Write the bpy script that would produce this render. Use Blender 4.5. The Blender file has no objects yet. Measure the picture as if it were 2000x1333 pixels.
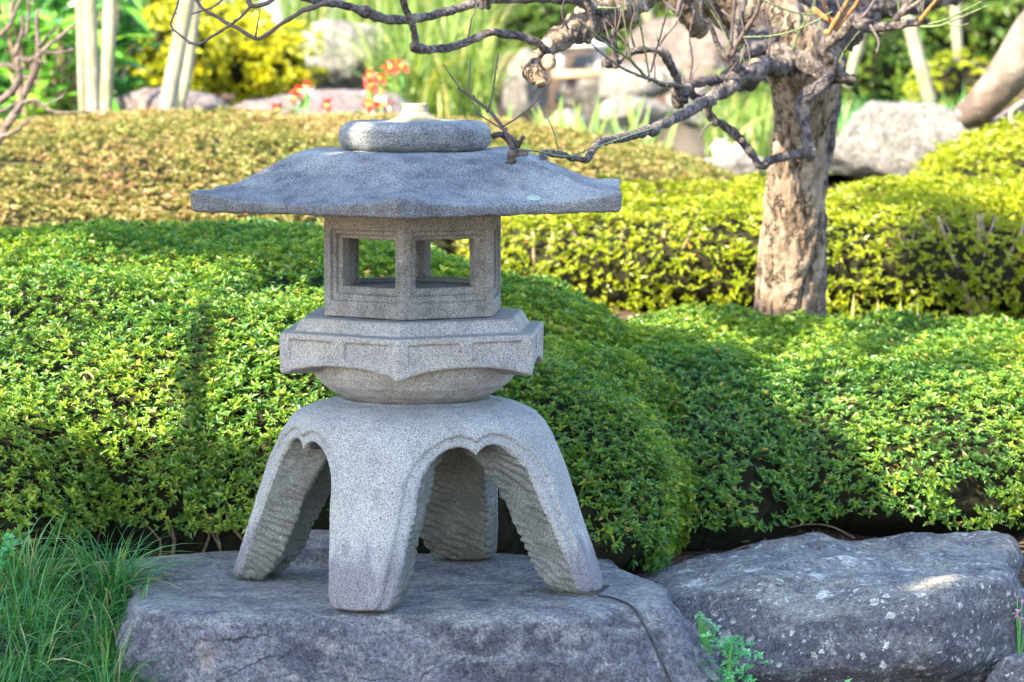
import bpy, math, random
import numpy as np
from mathutils import Vector, Matrix

# ------------------------------------------------------------------ camera, sky, sun, exposure
sc = bpy.context.scene
COL = sc.collection
CAM_D, CAM_H, FPX, PITCH = 7.5, 1.17, 7500.0, math.radians(5.27)
cd = bpy.data.cameras.new("Camera")
cam = bpy.data.objects.new("Camera", cd)
COL.objects.link(cam)
cam.location = (0, -CAM_D, CAM_H)
cam.rotation_euler = (math.pi / 2 - PITCH, 0, 0)
cd.sensor_width = 36.0
cd.lens = 135.0
cd.clip_end = 400
cd.dof.use_dof = True
cd.dof.focus_distance = 7.45
cd.dof.aperture_fstop = 6.6
sc.camera = cam

SUN_EL, SUN_AZ = math.radians(40), math.radians(43)      # azimuth: to the left, behind the camera
TO_SUN = np.array([-math.sin(SUN_AZ) * math.cos(SUN_EL), -math.cos(SUN_AZ) * math.cos(SUN_EL), math.sin(SUN_EL)])
w = bpy.data.worlds.new("World")
sc.world = w
w.use_nodes = True
nt = w.node_tree
sky = nt.nodes.new("ShaderNodeTexSky")
sky.sky_type = 'NISHITA'
sky.sun_disc = False
sky.sun_elevation = SUN_EL
sky.sun_rotation = math.atan2(TO_SUN[0], TO_SUN[1])
bg = nt.nodes["Background"]
bg.inputs[1].default_value = 0.15
nt.links.new(sky.outputs[0], bg.inputs[0])
sd = bpy.data.lights.new("Sun", 'SUN')
sd.energy = 5.0
sd.angle = math.radians(0.5)
sd.color = (1.0, 0.86, 0.6)
sun = bpy.data.objects.new("Sun", sd)
COL.objects.link(sun)
sun.rotation_euler = Vector(-TO_SUN).to_track_quat('-Z', 'Y').to_euler()
sc.view_settings.view_transform = 'Standard'
sc.view_settings.look = 'None'
sc.view_settings.exposure = 2.5
sc.view_settings.gamma = 1
sc.view_settings.use_curve_mapping = False
sc.cycles.use_denoising = True
sc.cycles.max_bounces = 6
sc.cycles.diffuse_bounces = 4
sc.cycles.glossy_bounces = 2
sc.cycles.transmission_bounces = 4

# ------------------------------------------------------------------ helpers
rng = np.random.default_rng(7)
CP, SP = math.cos(PITCH), math.sin(PITCH)


def P(px, py, d):
    """world point seen at pixel (px, py) of the 2000 px photo, d metres ahead of the camera"""
    a = (px - 1000) / FPX
    b = -(py - 666.5) / FPX
    y = CP + b * SP
    z = -SP + b * CP
    return np.array([a * d / y, d - CAM_D, CAM_H + z * d / y])


_tab = np.random.default_rng(3).random(65536).astype(np.float64)


def vnoise(p, seed=0):
    p = np.asarray(p, float)
    i = np.floor(p).astype(np.int64)
    f = p - i
    f = f * f * (3 - 2 * f)

    def h(dx, dy, dz):
        k = (i[..., 0] + dx) * 73856093 ^ (i[..., 1] + dy) * 19349663 ^ (i[..., 2] + dz) * 83492791 ^ (seed * 2654435)
        k = (k ^ (k >> 13)) * 1274126177
        return _tab[(k ^ (k >> 16)) & 65535]
    x, y, z = f[..., 0], f[..., 1], f[..., 2]
    c00 = h(0, 0, 0) * (1 - x) + h(1, 0, 0) * x
    c10 = h(0, 1, 0) * (1 - x) + h(1, 1, 0) * x
    c01 = h(0, 0, 1) * (1 - x) + h(1, 0, 1) * x
    c11 = h(0, 1, 1) * (1 - x) + h(1, 1, 1) * x
    return ((c00 * (1 - y) + c10 * y) * (1 - z) + (c01 * (1 - y) + c11 * y) * z) * 2 - 1


def fbm(p, octaves=4, seed=0, gain=.5):
    p = np.asarray(p, float)
    s, a = 0, 1.0
    for o in range(octaves):
        s = s + a * vnoise(p * 2 ** o + 17.3 * o, seed + o)
        a *= gain
    return s


def sstep(a, b, x):
    t = np.clip((x - a) / (b - a), 0, 1)
    return t * t * (3 - 2 * t)


def link(ob, parent=None):
    COL.objects.link(ob)
    if parent is not None:
        ob.parent = parent
    return ob


def wloc(o):
    v = Vector((0, 0, 0))
    while o is not None:
        v += o.location
        o = o.parent
    return np.array(v)


def fast_mesh(name, V, F, smooth=True):
    """V (n,3), F (m,k) int"""
    me = bpy.data.meshes.new(name)
    V = np.ascontiguousarray(V, dtype=np.float32)
    F = np.ascontiguousarray(F, dtype=np.int32)
    m, k = F.shape
    me.vertices.add(len(V))
    me.vertices.foreach_set("co", V.ravel())
    me.loops.add(m * k)
    me.loops.foreach_set("vertex_index", F.ravel())
    me.polygons.add(m)
    me.polygons.foreach_set("loop_start", np.arange(0, m * k, k, dtype=np.int32))
    me.polygons.foreach_set("use_smooth", np.full(m, smooth, dtype=bool))
    me.update(calc_edges=True)
    return me


def mobj(name, V, F, mat, parent=None, smooth=True, attrs=None, origin=None, label=None, kind=None):
    """V in world space. Top-level objects get their origin at `origin`"""
    o = wloc(parent) if parent is not None else (np.array(origin, float) if origin is not None else np.zeros(3))
    me = fast_mesh(name, np.asarray(V) - o, F, smooth)
    if attrs:
        for k, a in attrs.items():
            at = me.attributes.new(k, 'FLOAT', 'POINT')
            at.data.foreach_set("value", np.ascontiguousarray(a, dtype=np.float32))
    me.materials.append(mat)
    ob = bpy.data.objects.new(name, me)
    if parent is None:
        ob.location = o
    link(ob, parent)
    if label:
        ob['label'] = label
    if kind:
        ob['kind'] = kind
    return ob


def empty(name, loc, label, cat, group=None):
    o = bpy.data.objects.new(name, None)
    o.empty_display_size = .05
    o.location = tuple(float(v) for v in loc)
    link(o)
    return tag(o, label, cat, group)


def tag(o, label, cat, group=None):
    o['label'] = label
    o['category'] = cat
    if group:
        o['group'] = group
    return o


def merge(parts):
    """parts: list of (V,F) with the same face size"""
    Vs, Fs, n = [], [], 0
    for V, F in parts:
        Vs.append(V)
        Fs.append(F + n)
        n += len(V)
    return np.vstack(Vs), np.vstack(Fs)


# ---- surface nets: a mesh from a field sampled on a grid
def nets(fn, lo, hi, h):
    lo = np.array(lo, float)
    hi = np.array(hi, float)
    n = np.ceil((hi - lo) / h).astype(int) + 1
    ax = [lo[i] + h * np.arange(n[i]) for i in range(3)]
    X, Y, Z = np.meshgrid(*ax, indexing='ij')
    f = fn(X, Y, Z).astype(np.float32)
    s = f < 0
    cs = s[:-1, :-1, :-1].astype(np.int8)
    tot = np.zeros_like(cs)
    for a in (0, 1):
        for b in (0, 1):
            for c in (0, 1):
                tot += s[a:n[0] - 1 + a, b:n[1] - 1 + b, c:n[2] - 1 + c]
    act = (tot > 0) & (tot < 8)
    idx = np.full(act.shape, -1, np.int64)
    cells = np.argwhere(act)
    idx[act] = np.arange(len(cells))
    corners = np.array([[a, b, c] for a in (0, 1) for b in (0, 1) for c in (0, 1)])
    vals = np.stack([f[cells[:, 0] + a, cells[:, 1] + b, cells[:, 2] + c] for a, b, c in corners], 1)
    acc = np.zeros((len(cells), 3))
    cnt = np.zeros(len(cells))
    for i in range(8):
        for j in range(i + 1, 8):
            if np.abs(corners[i] - corners[j]).sum() != 1:
                continue
            a, b = vals[:, i], vals[:, j]
            m = (a < 0) != (b < 0)
            t = np.where(m, a / np.where(m, a - b, 1), 0)
            acc += np.where(m[:, None], corners[i] + t[:, None] * (corners[j] - corners[i]), 0)
            cnt += m
    V = lo + h * (cells + acc / cnt[:, None])
    F = []
    for axis in range(3):
        o1, o2 = [(1, 2), (2, 0), (0, 1)][axis]
        sl0 = [slice(None)] * 3
        sl1 = [slice(None)] * 3
        sl0[axis] = slice(0, -1)
        sl1[axis] = slice(1, None)
        d = s[tuple(sl0)] != s[tuple(sl1)]
        e = np.argwhere(d)
        ok = (e[:, o1] > 0) & (e[:, o2] > 0) & (e[:, o1] < n[o1] - 1) & (e[:, o2] < n[o2] - 1)
        e = e[ok]
        ins = s[e[:, 0], e[:, 1], e[:, 2]]
        q = []
        for d1, d2 in ((-1, -1), (0, -1), (0, 0), (-1, 0)):
            c = e.copy()
            c[:, o1] += d1
            c[:, o2] += d2
            q.append(idx[c[:, 0], c[:, 1], c[:, 2]])
        q = np.stack(q, 1)
        q[~ins] = q[~ins][:, ::-1]
        F.append(q)
    F = np.vstack(F)
    F = F[(F >= 0).all(1)]
    return V, F


def vnormals(V, F):
    a, b, c, d = (V[F[:, i]] for i in range(4))
    n = np.cross(c - a, d - b)
    N = np.zeros_like(V)
    for i in range(4):
        np.add.at(N, F[:, i], n)
    return N / (np.linalg.norm(N, axis=1, keepdims=True) + 1e-12)


# ---- tubes
def catmull(pts, step):
    pts = np.asarray(pts, float)
    if len(pts) < 2:
        return pts
    ext = np.vstack([2 * pts[0] - pts[1], pts, 2 * pts[-1] - pts[-2]])
    out = []
    for i in range(len(pts) - 1):
        p0, p1, p2, p3 = ext[i:i + 4]
        L = np.linalg.norm(p2[:3] - p1[:3])
        m = max(2, int(L / step))
        t = np.linspace(0, 1, m, endpoint=False)[:, None]
        out.append(.5 * ((2 * p1) + (-p0 + p2) * t + (2 * p0 - 5 * p1 + 4 * p2 - p3) * t ** 2 + (-p0 + 3 * p1 - 3 * p2 + p3) * t ** 3))
    out.append(pts[-1:])
    return np.vstack(out)


def tube(pts, seg=10, step=.01, rough=0., rfreq=40., bark=None, seed=0, smooth_path=True, kink=0.):
    """pts rows (x,y,z,r) -> V,F(quads)"""
    c = catmull(pts, step) if smooth_path else np.asarray(pts, float)
    c[:, 3] = np.maximum(c[:, 3], 1e-4)
    if kink:
        rm = c[:, 3].mean()
        kp_ = c[:, :3] / (rm * 5)
        ww = np.stack([vnoise(kp_, seed + 50 + i_) for i_ in range(3)], 1) * np.minimum(1, np.minimum(np.arange(len(c)), np.arange(len(c))[::-1]) / 4)[:, None]
        c[:, :3] += ww * c[:, 3:4] * kink
        c[:, 3] *= .95 + .16 * vnoise(c[:, :3] / (rm * 2.6), seed + 60)
    n = len(c)
    T = np.gradient(c[:, :3], axis=0)
    T /= np.linalg.norm(T, axis=1, keepdims=True) + 1e-12
    up = np.array([0, 0, 1.]) if abs(T[0, 2]) < .9 else np.array([1., 0, 0])
    N = np.zeros((n, 3))
    v = np.cross(T[0], up)
    v /= np.linalg.norm(v)
    for i in range(n):
        v = v - T[i] * v.dot(T[i])
        v /= np.linalg.norm(v) + 1e-12
        N[i] = v
    B = np.cross(T, N)
    th = np.linspace(0, 2 * np.pi, seg, endpoint=False)
    dirs = N[:, None, :] * np.cos(th)[None, :, None] + B[:, None, :] * np.sin(th)[None, :, None]
    R = np.repeat(c[:, 3][:, None], seg, 1)
    pos = c[:, None, :3] + dirs * R[..., None]
    if rough:
        nz = fbm(pos * rfreq, 3, seed)
        R = R * (1 + rough * nz)
    if bark is not None:
        R = R + bark(pos, th, c)
    pos = c[:, None, :3] + dirs * R[..., None]
    V = pos.reshape(-1, 3)
    i = np.arange(n - 1)[:, None] * seg
    j = np.arange(seg)[None, :]
    jn = (j + 1) % seg
    F = np.stack([i + j, i + jn, i + seg + jn, i + seg + j], -1).reshape(-1, 4)
    c0, c1 = len(V), len(V) + 1
    V = np.vstack([V, c[0, :3] - T[0] * c[0, 3] * .3, c[-1, :3] + T[-1] * c[-1, 3] * .3])
    k = np.arange(0, seg, 2)
    F = np.vstack([F, np.stack([np.full_like(k, c0), (k + 2) % seg, (k + 1) % seg, k], 1)])
    e = (n - 1) * seg
    F = np.vstack([F, np.stack([np.full_like(k, c1), e + k, e + (k + 1) % seg, e + (k + 2) % seg], 1)])
    return V, F


# ------------------------------------------------------------------ materials
def newmat(name):
    m = bpy.data.materials.new(name)
    m.use_nodes = True
    return m, m.node_tree, m.node_tree.nodes["Principled BSDF"]


def node(nt, typ, ins=None, **kw):
    n = nt.nodes.new(typ)
    for k, v in kw.items():
        setattr(n, k, v)
    if ins:
        for k, v in ins.items():
            if isinstance(v, bpy.types.NodeSocket):
                nt.links.new(v, n.inputs[k])
            else:
                n.inputs[k].default_value = v
    return n


def coords(nt, scale=(1, 1, 1)):
    g = node(nt, "ShaderNodeNewGeometry")
    mp = node(nt, "ShaderNodeMapping", {0: g.outputs["Position"]})
    mp.inputs["Scale"].default_value = scale
    return mp.outputs[0]


def noise(nt, co, scale, detail=4, rough=.55, dist=0.):
    return node(nt, "ShaderNodeTexNoise", {"Vector": co, "Scale": scale, "Detail": detail, "Roughness": rough, "Distortion": dist}).outputs["Fac"]


def ramp(nt, fac, stops, interp='LINEAR'):
    r = node(nt, "ShaderNodeValToRGB", {0: fac})
    r.color_ramp.interpolation = interp
    e = r.color_ramp.elements
    while len(e) < len(stops):
        e.new(.5)
    for el, (p, c) in zip(e, stops):
        el.position = p
        el.color = (*c, 1) if len(c) == 3 else c
    return r.outputs[0]


def g3(v):
    return (v, v, v)


def mix(nt, fac, a, b, mode='MIX'):
    n = nt.nodes.new("ShaderNodeMix")
    n.data_type = 'RGBA'
    n.blend_type = mode
    for s, v in ((n.inputs[0], fac), (n.inputs[6], a), (n.inputs[7], b)):
        if isinstance(v, bpy.types.NodeSocket):
            nt.links.new(v, s)
        elif isinstance(v, (int, float)):
            s.default_value = v
        else:
            s.default_value = (*v, 1)
    return n.outputs[2]


def bump(nt, bsdf, h, strength, dist):
    b = node(nt, "ShaderNodeBump", {"Height": h, "Strength": strength, "Distance": dist})
    nt.links.new(b.outputs[0], bsdf.inputs["Normal"])
    return b


def math_(nt, op, a, b=0.):
    n = node(nt, "ShaderNodeMath", operation=op)
    for i, v in enumerate((a, b)):
        if isinstance(v, bpy.types.NodeSocket):
            nt.links.new(v, n.inputs[i])
        else:
            n.inputs[i].default_value = v
    return n.outputs[0]


def granite(name, base, dark, stain, amount, stain2=None, warm=None, grain=.85, fascia=None):
    """carved granite: fine mineral speckle, broad weather stains"""
    m, nt, b = newmat(name)
    co = coords(nt)
    sp = noise(nt, co, 400, 2, .7)
    c = ramp(nt, sp, [(.36, g3(.22)), (.45, g3(.72)), (.55, g3(1.0)), (.66, g3(1.4))])
    sp2 = noise(nt, co, 700, 1, .5)
    c2 = ramp(nt, sp2, [(.3, g3(.55)), (.5, g3(1.)), (.68, g3(1.35))])
    big = noise(nt, co, 6, 5, .6, .4)
    tone = mix(nt, ramp(nt, big, [(.35, g3(0)), (.65, g3(1))]), dark, base)
    st = noise(nt, co, 21, 9, .76, .2)
    sm = ramp(nt, st, [(.5 - .12 + .12 * (1 - amount), g3(0)), (.62 + .1 * (1 - amount), g3(1))])
    col = mix(nt, math_(nt, 'MULTIPLY', sm, amount), tone, stain)
    if warm:
        wz = noise(nt, co, 4.2, 3, .5)
        col = mix(nt, ramp(nt, wz, [(.52, g3(0)), (.72, g3(.7))]), col, warm)
    if stain2:                                   # damp staining that rises from the ground into the feet
        g = node(nt, "ShaderNodeNewGeometry")
        sx = node(nt, "ShaderNodeSeparateXYZ", {0: g.outputs["Position"]})
        streak = noise(nt, coords(nt, (1, 1, .12)), 30, 3, .6)
        zz = math_(nt, 'ADD', sx.outputs[2], math_(nt, 'MULTIPLY', streak, -.16))
        col = mix(nt, ramp(nt, zz, [(0.0, g3(.85)), (.04, g3(0))]), col, stain2)
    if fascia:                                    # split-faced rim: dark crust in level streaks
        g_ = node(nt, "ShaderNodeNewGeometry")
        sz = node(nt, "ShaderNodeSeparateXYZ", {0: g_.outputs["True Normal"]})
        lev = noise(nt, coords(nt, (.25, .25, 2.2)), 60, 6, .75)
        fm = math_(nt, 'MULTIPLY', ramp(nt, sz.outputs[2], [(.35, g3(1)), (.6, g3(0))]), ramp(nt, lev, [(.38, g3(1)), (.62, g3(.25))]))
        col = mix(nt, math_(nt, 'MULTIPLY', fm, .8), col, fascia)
    streak2 = noise(nt, coords(nt, (1, 1, .1)), 38, 5, .65)
    col = mix(nt, ramp(nt, streak2, [(.5, g3(0)), (.75, g3(.45))]), col, dark)
    col = mix(nt, grain, col, c, 'MULTIPLY')
    col = mix(nt, .5, col, c2, 'MULTIPLY')
    nt.links.new(col, b.inputs["Base Color"])
    b.inputs["Roughness"].default_value = .85
    b.inputs["Specular IOR Level"].default_value = .25
    h = math_(nt, 'ADD', math_(nt, 'MULTIPLY', sp, .8), math_(nt, 'MULTIPLY', noise(nt, co, 110, 4, .7), 1.3))
    bump(nt, b, h, .5, .003)
    return m


def rockmat(name, a, bcol, c3, streak=(1, 1, 1), lichen=0., spot=(.62, .64, .6), scale=1., pale_top=None):
    m, nt, b = newmat(name)
    co = coords(nt, streak)
    cw = coords(nt)
    n1 = noise(nt, co, 5 * scale, 8, .62, .6)
    n2 = noise(nt, co, 22 * scale, 8, .7, .3)
    n3 = noise(nt, cw, 190 * scale, 5, .8)
    col = mix(nt, ramp(nt, n1, [(.36, g3(0)), (.62, g3(1))]), a, bcol)
    col = mix(nt, ramp(nt, n2, [(.5, g3(0)), (.66, g3(.85))]), col, c3)
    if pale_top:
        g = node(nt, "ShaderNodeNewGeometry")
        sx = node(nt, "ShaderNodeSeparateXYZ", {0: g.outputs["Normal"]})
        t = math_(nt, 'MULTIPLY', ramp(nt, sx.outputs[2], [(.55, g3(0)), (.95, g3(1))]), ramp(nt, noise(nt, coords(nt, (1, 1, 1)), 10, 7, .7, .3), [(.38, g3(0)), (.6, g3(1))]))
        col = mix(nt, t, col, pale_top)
    if lichen:
        dco = mix(nt, .03, cw, node(nt, "ShaderNodeTexNoise", {"Vector": cw, "Scale": 40.}).outputs["Color"])
        for sc_, lo in ((16., .012), (34., .0055), (75., .003)):
            v = node(nt, "ShaderNodeTexVoronoi", {"Vector": dco, "Scale": sc_})
            r = node(nt, "ShaderNodeSeparateColor", {0: v.outputs["Color"]})
            rad = math_(nt, 'MULTIPLY', math_(nt, 'POWER', r.outputs[0], 1.6), .38)
            edge = noise(nt, cw, 230, 3, .7)
            dd = math_(nt, 'ADD', v.outputs["Distance"], math_(nt, 'MULTIPLY', math_(nt, 'SUBTRACT', edge, .5), .38))
            mk = math_(nt, 'LESS_THAN', dd, rad)
            mk = math_(nt, 'MULTIPLY', mk, math_(nt, 'GREATER_THAN', r.outputs[1], 1 - lichen))
            col = mix(nt, math_(nt, 'MULTIPLY', mk, .8), col, spot)
    sp = ramp(nt, n3, [(.36, g3(.35)), (.5, g3(1)), (.64, g3(1.7))])
    col = mix(nt, .9, col, sp, 'MULTIPLY')
    n4 = noise(nt, cw, 75 * scale, 6, .75)
    col = mix(nt, .8, col, ramp(nt, n4, [(.38, g3(.5)), (.5, g3(1)), (.62, g3(1.45))]), 'MULTIPLY')
    wob = node(nt, "ShaderNodeTexNoise", {"Vector": cw, "Scale": 9. * scale, "Detail": 5.}).outputs["Color"]
    vck = node(nt, "ShaderNodeTexVoronoi", {"Vector": mix(nt, .12, co, wob), "Scale": 4.2 * scale}, feature='DISTANCE_TO_EDGE')
    ck = math_(nt, 'MULTIPLY', ramp(nt, vck.outputs["Distance"], [(0, g3(1)), (.014, g3(0))]), ramp(nt, n1, [(.45, g3(0)), (.6, g3(1))]))
    col = mix(nt, math_(nt, 'MULTIPLY', ck, .75), col, tuple(v_ * .3 for v_ in a))
    nt.links.new(col, b.inputs["Base Color"])
    b.inputs["Roughness"].default_value = .8
    b.inputs["Specular IOR Level"].default_value = .3
    h = math_(nt, 'ADD', math_(nt, 'MULTIPLY', n2, 1.6), math_(nt, 'MULTIPLY', n3, .8))
    h = math_(nt, 'SUBTRACT', math_(nt, 'ADD', h, n4), math_(nt, 'MULTIPLY', ck, .8))
    bump(nt, b, h, 1., .012)
    return m


def leafmat(name, stops, trans=.35, rough=.38, spec=.5):
    """stops over the per-leaf attribute 'tint'"""
    m, nt, b = newmat(name)
    at = node(nt, "ShaderNodeAttribute", attribute_name="tint")
    col = ramp(nt, at.outputs["Fac"], stops)
    nt.links.new(col, b.inputs["Base Color"])
    b.inputs["Roughness"].default_value = rough
    b.inputs["Specular IOR Level"].default_value = spec
    tr = node(nt, "ShaderNodeBsdfTranslucent", {"Color": mix(nt, 1, col, (1.5, 1.35, .6), 'MULTIPLY')})
    ms = node(nt, "ShaderNodeMixShader", {0: trans, 1: b.outputs[0], 2: tr.outputs[0]})
    out = nt.nodes["Material Output"]
    nt.links.new(ms.outputs[0], out.inputs[0])
    return m


def leafmat_solid(name, c, trans=.3, rough=.35):
    m, nt, b = newmat(name)
    oi = node(nt, "ShaderNodeObjectInfo")
    col = ramp(nt, oi.outputs["Random"], [(0, tuple(v * .6 for v in c)), (.6, c), (1, (c[0] * 1.9 + .01, c[1] * 1.5, c[2] * .9))])
    nt.links.new(col, b.inputs["Base Color"])
    b.inputs["Roughness"].default_value = rough
    tr = node(nt, "ShaderNodeBsdfTranslucent", {"Color": mix(nt, 1, col, (1.4, 1.3, .6), 'MULTIPLY')})
    ms = node(nt, "ShaderNodeMixShader", {0: trans, 1: b.outputs[0], 2: tr.outputs[0]})
    nt.links.new(ms.outputs[0], nt.nodes["Material Output"].inputs[0])
    return m


def barkmat(name, a, bcol, c3, scale=1., zs=.3, lich=(.5, .5, .42), cracks=0):
    m, nt, b = newmat(name)
    co = coords(nt, (1, 1, zs))
    cw = coords(nt)
    n1 = noise(nt, co, 28 * scale, 7, .65, .6)
    n2 = noise(nt, cw, 60 * scale, 6, .7)
    n3 = noise(nt, cw, 14 * scale, 4, .6)
    col = mix(nt, ramp(nt, n1, [(.38, g3(0)), (.6, g3(1))]), a, bcol)
    col = mix(nt, ramp(nt, n3, [(.48, g3(0)), (.66, g3(.8))]), col, c3)
    col = mix(nt, ramp(nt, n2, [(.58, g3(0)), (.66, g3(.7))]), col, lich)
    h = math_(nt, 'ADD', math_(nt, 'MULTIPLY', n1, 1.5), math_(nt, 'MULTIPLY', n2, .7))
    if cracks:
        wob = node(nt, "ShaderNodeTexNoise", {"Vector": cw, "Scale": cracks * 1.3, "Detail": 4.}).outputs["Color"]
        vc = mix(nt, .035, co, wob)
        v = node(nt, "ShaderNodeTexVoronoi", {"Vector": vc, "Scale": float(cracks)}, feature='DISTANCE_TO_EDGE')
        ck = ramp(nt, v.outputs["Distance"], [(.0, g3(1)), (.09, g3(0))])
        ck = math_(nt, 'MULTIPLY', ck, ramp(nt, noise(nt, cw, cracks * .5, 2), [(.4, g3(0)), (.55, g3(1))]))
        col = mix(nt, math_(nt, 'MULTIPLY', ck, .8), col, tuple(v_ * .25 for v_ in a))
        h = math_(nt, 'SUBTRACT', h, math_(nt, 'MULTIPLY', ck, 1.2))
    nt.links.new(col, b.inputs["Base Color"])
    b.inputs["Roughness"].default_value = .85
    b.inputs["Specular IOR Level"].default_value = .25
    bump(nt, b, h, 1., .01)
    return m


def plain(name, c, rough=.7, var=.25, scale=30, spec=.4, bmp=.003):
    m, nt, b = newmat(name)
    n = noise(nt, coords(nt), scale, 5, .6)
    col = mix(nt, ramp(nt, n, [(.35, g3(0)), (.65, g3(1))]), tuple(v * (1 - var) for v in c), tuple(v * (1 + var) for v in c))
    nt.links.new(col, b.inputs["Base Color"])
    b.inputs["Roughness"].default_value = rough
    b.inputs["Specular IOR Level"].default_value = spec
    if bmp:
        bump(nt, b, n, .7, bmp)
    return m


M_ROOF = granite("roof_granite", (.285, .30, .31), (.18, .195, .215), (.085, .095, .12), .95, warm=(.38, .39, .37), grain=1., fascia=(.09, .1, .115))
M_FIRE = granite("firebox_granite", (.27, .265, .26), (.19, .185, .185), (.09, .095, .1), .75, warm=(.26, .22, .185))
M_PLAT = granite("platform_granite", (.35, .35, .345), (.27, .27, .275), (.15, .15, .16), .6, warm=(.36, .34, .29))
M_BASE = granite("base_granite", (.335, .345, .35), (.265, .275, .28), (.17, .18, .19), .55, stain2=(.15, .143, .17), warm=(.35, .355, .33))
M_CHIS = granite("chiselled_granite", (.18, .185, .175), (.11, .12, .11), (.07, .08, .07), .6)
M_KNOB = granite("sunlit_knob_granite", (.3, .28, .2), (.24, .22, .16), (.28, .27, .2), .3)  # warm sunlight on the finial top put into the stone colour
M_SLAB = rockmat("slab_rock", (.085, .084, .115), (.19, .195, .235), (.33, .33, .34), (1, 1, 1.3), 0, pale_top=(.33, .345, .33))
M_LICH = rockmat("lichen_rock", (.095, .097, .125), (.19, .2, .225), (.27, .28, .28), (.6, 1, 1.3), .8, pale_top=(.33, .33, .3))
M_BACKROCK = rockmat("garden_rock_pale", (.13, .125, .125), (.19, .18, .168), (.27, .255, .23), (1, 1, 1), 0, scale=.5)
M_PINKROCK = rockmat("garden_rock_pink", (.13, .105, .115), (.185, .16, .165), (.24, .215, .215), (1, 1, 1), 0, scale=.6)
M_BROWNROCK = rockmat("garden_rock_brown", (.10, .08, .075), (.16, .13, .115), (.22, .19, .17), (1, 1, 2), 0, scale=.5)
M_SHADE_LEAF = None
AZ = [(0, (.015, .075, .026)), (.3, (.06, .17, .034)), (.65, (.17, .28, .028)), (.93, (.31, .39, .03)), (1, (.42, .24, .07))]
M_AZ1 = leafmat("azalea_leaf_green", AZ)
AZ2 = [(0, (.09, .13, .01)), (.35, (.20, .26, .012)), (.75, (.31, .35, .015)), (.94, (.38, .38, .02)), (1, (.45, .2, .06))]
M_AZ2 = leafmat("azalea_leaf_sun_yellow", AZ2)  # young yellow tips, with the yellow of sunlight put into the leaf colour
AZ3 = [(0, (.06, .065, .022)), (.25, (.13, .155, .035)), (.45, (.21, .205, .055)), (.62, (.27, .215, .085)), (.8, (.34, .235, .13)), (.93, (.38, .18, .13)), (1, (.5, .2, .12))]
M_AZ3 = leafmat("azalea_leaf_bronze", AZ3, .25, .5, .4)
M_YEL = leafmat("golden_leaf", [(0, (.13, .17, .01)), (.4, (.32, .35, .014)), (.8, (.52, .48, .016)), (1, (.5, .36, .02))], .35)
M_BGLEAF = leafmat("far_leaf", [(0, (.025, .065, .015)), (.5, (.07, .15, .022)), (.85, (.16, .25, .03)), (1, (.32, .34, .1))], .35)
M_CORE = plain("hedge_inner_shade", (.016, .016, .009), .95, .5, 60, .1)  # near-black: shade of the hedge interior put into the colour
M_STEM = plain("stem_bark", (.22, .16, .11), .85, .4, 80, .2)
M_DSTEM = plain("dim_stem_bark", (.15, .115, .09), .85, .4, 80, .2)
M_TRUNK = barkmat("plum_trunk_bark", (.12, .085, .062), (.235, .175, .13), (.335, .27, .21), 1., .22, (.42, .38, .32), cracks=30)
M_BRANCH = barkmat("plum_branch_bark", (.06, .05, .055), (.145, .12, .12), (.25, .21, .19), 1.6, 1., (.28, .27, .25), cracks=60)
M_TWIG = plain("twig_bark", (.08, .06, .062), .7, .3, 120, .4, .001)
M_GTWIG = plain("green_twig_bark", (.08, .11, .045), .6, .3, 120, .4, .001)
M_YTWIG = plain("yellow_twig_bark", (.24, .125, .045), .6, .3, 120, .4, .001)
M_CUT = plain("cut_wood", (.26, .18, .12), .8, .3, 200, .2)
M_SOIL = plain("soil", (.07, .045, .03), .95, .55, 45, .15, .02)
M_CABLE = plain("black_cable", (.015, .015, .017), .5, .1, 50, .5, 0)
M_POLE = barkmat("pale_pole", (.15, .15, .09), (.225, .22, .155), (.28, .27, .215), .5, .12, (.3, .31, .2))
M_GRASS = leafmat("grass_blade", [(0, (.018, .10, .032)), (.5, (.055, .23, .06)), (.85, (.13, .32, .09)), (1, (.42, .38, .2))], .35, .4)
M_BLADE = leafmat("long_leaf", [(0, (.05, .10, .02)), (.5, (.12, .21, .035)), (.85, (.22, .30, .07)), (1, (.38, .32, .13))], .4, .45)
M_IRIS = leafmat_solid("iris_leaf", (.2, .34, .1), .4)
M_OLE = leafmat_solid("broad_leaf", (.10, .30, .04), .35, .3)
M_MINT = leafmat("mint_leaf", [(0, (.03, .17, .06)), (.6, (.1, .4, .16)), (1, (.2, .5, .2))], .35, .45)

# ------------------------------------------------------------------ ground, water
def ground_z(x, y):
    """rolling soil; y measured from the lantern (camera at -7.5)"""
    d = y + CAM_D
    z = np.interp(d, [0, 6.9, 7.3, 7.9, 8.4, 9.0, 10.0, 11, 12.5, 14.0, 17, 22, 40, 120], [-.45, -.4, -.3, -.06, -.05, .05, .22, .25, .33, .46, .6, .68, .75, .9])
    return z


POND_Z = .50


def pond_mask(x, y):
    d = y + CAM_D
    px = x / d * FPX + 1000
    return sstep(-.25, .25, (np.minimum((px - 1010) / 420, (1560 - px) / 420) + .08 * np.sin(y * 2.1))) * sstep(13.9, 14.5, d) * (1 - sstep(21, 22.5, d))


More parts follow.
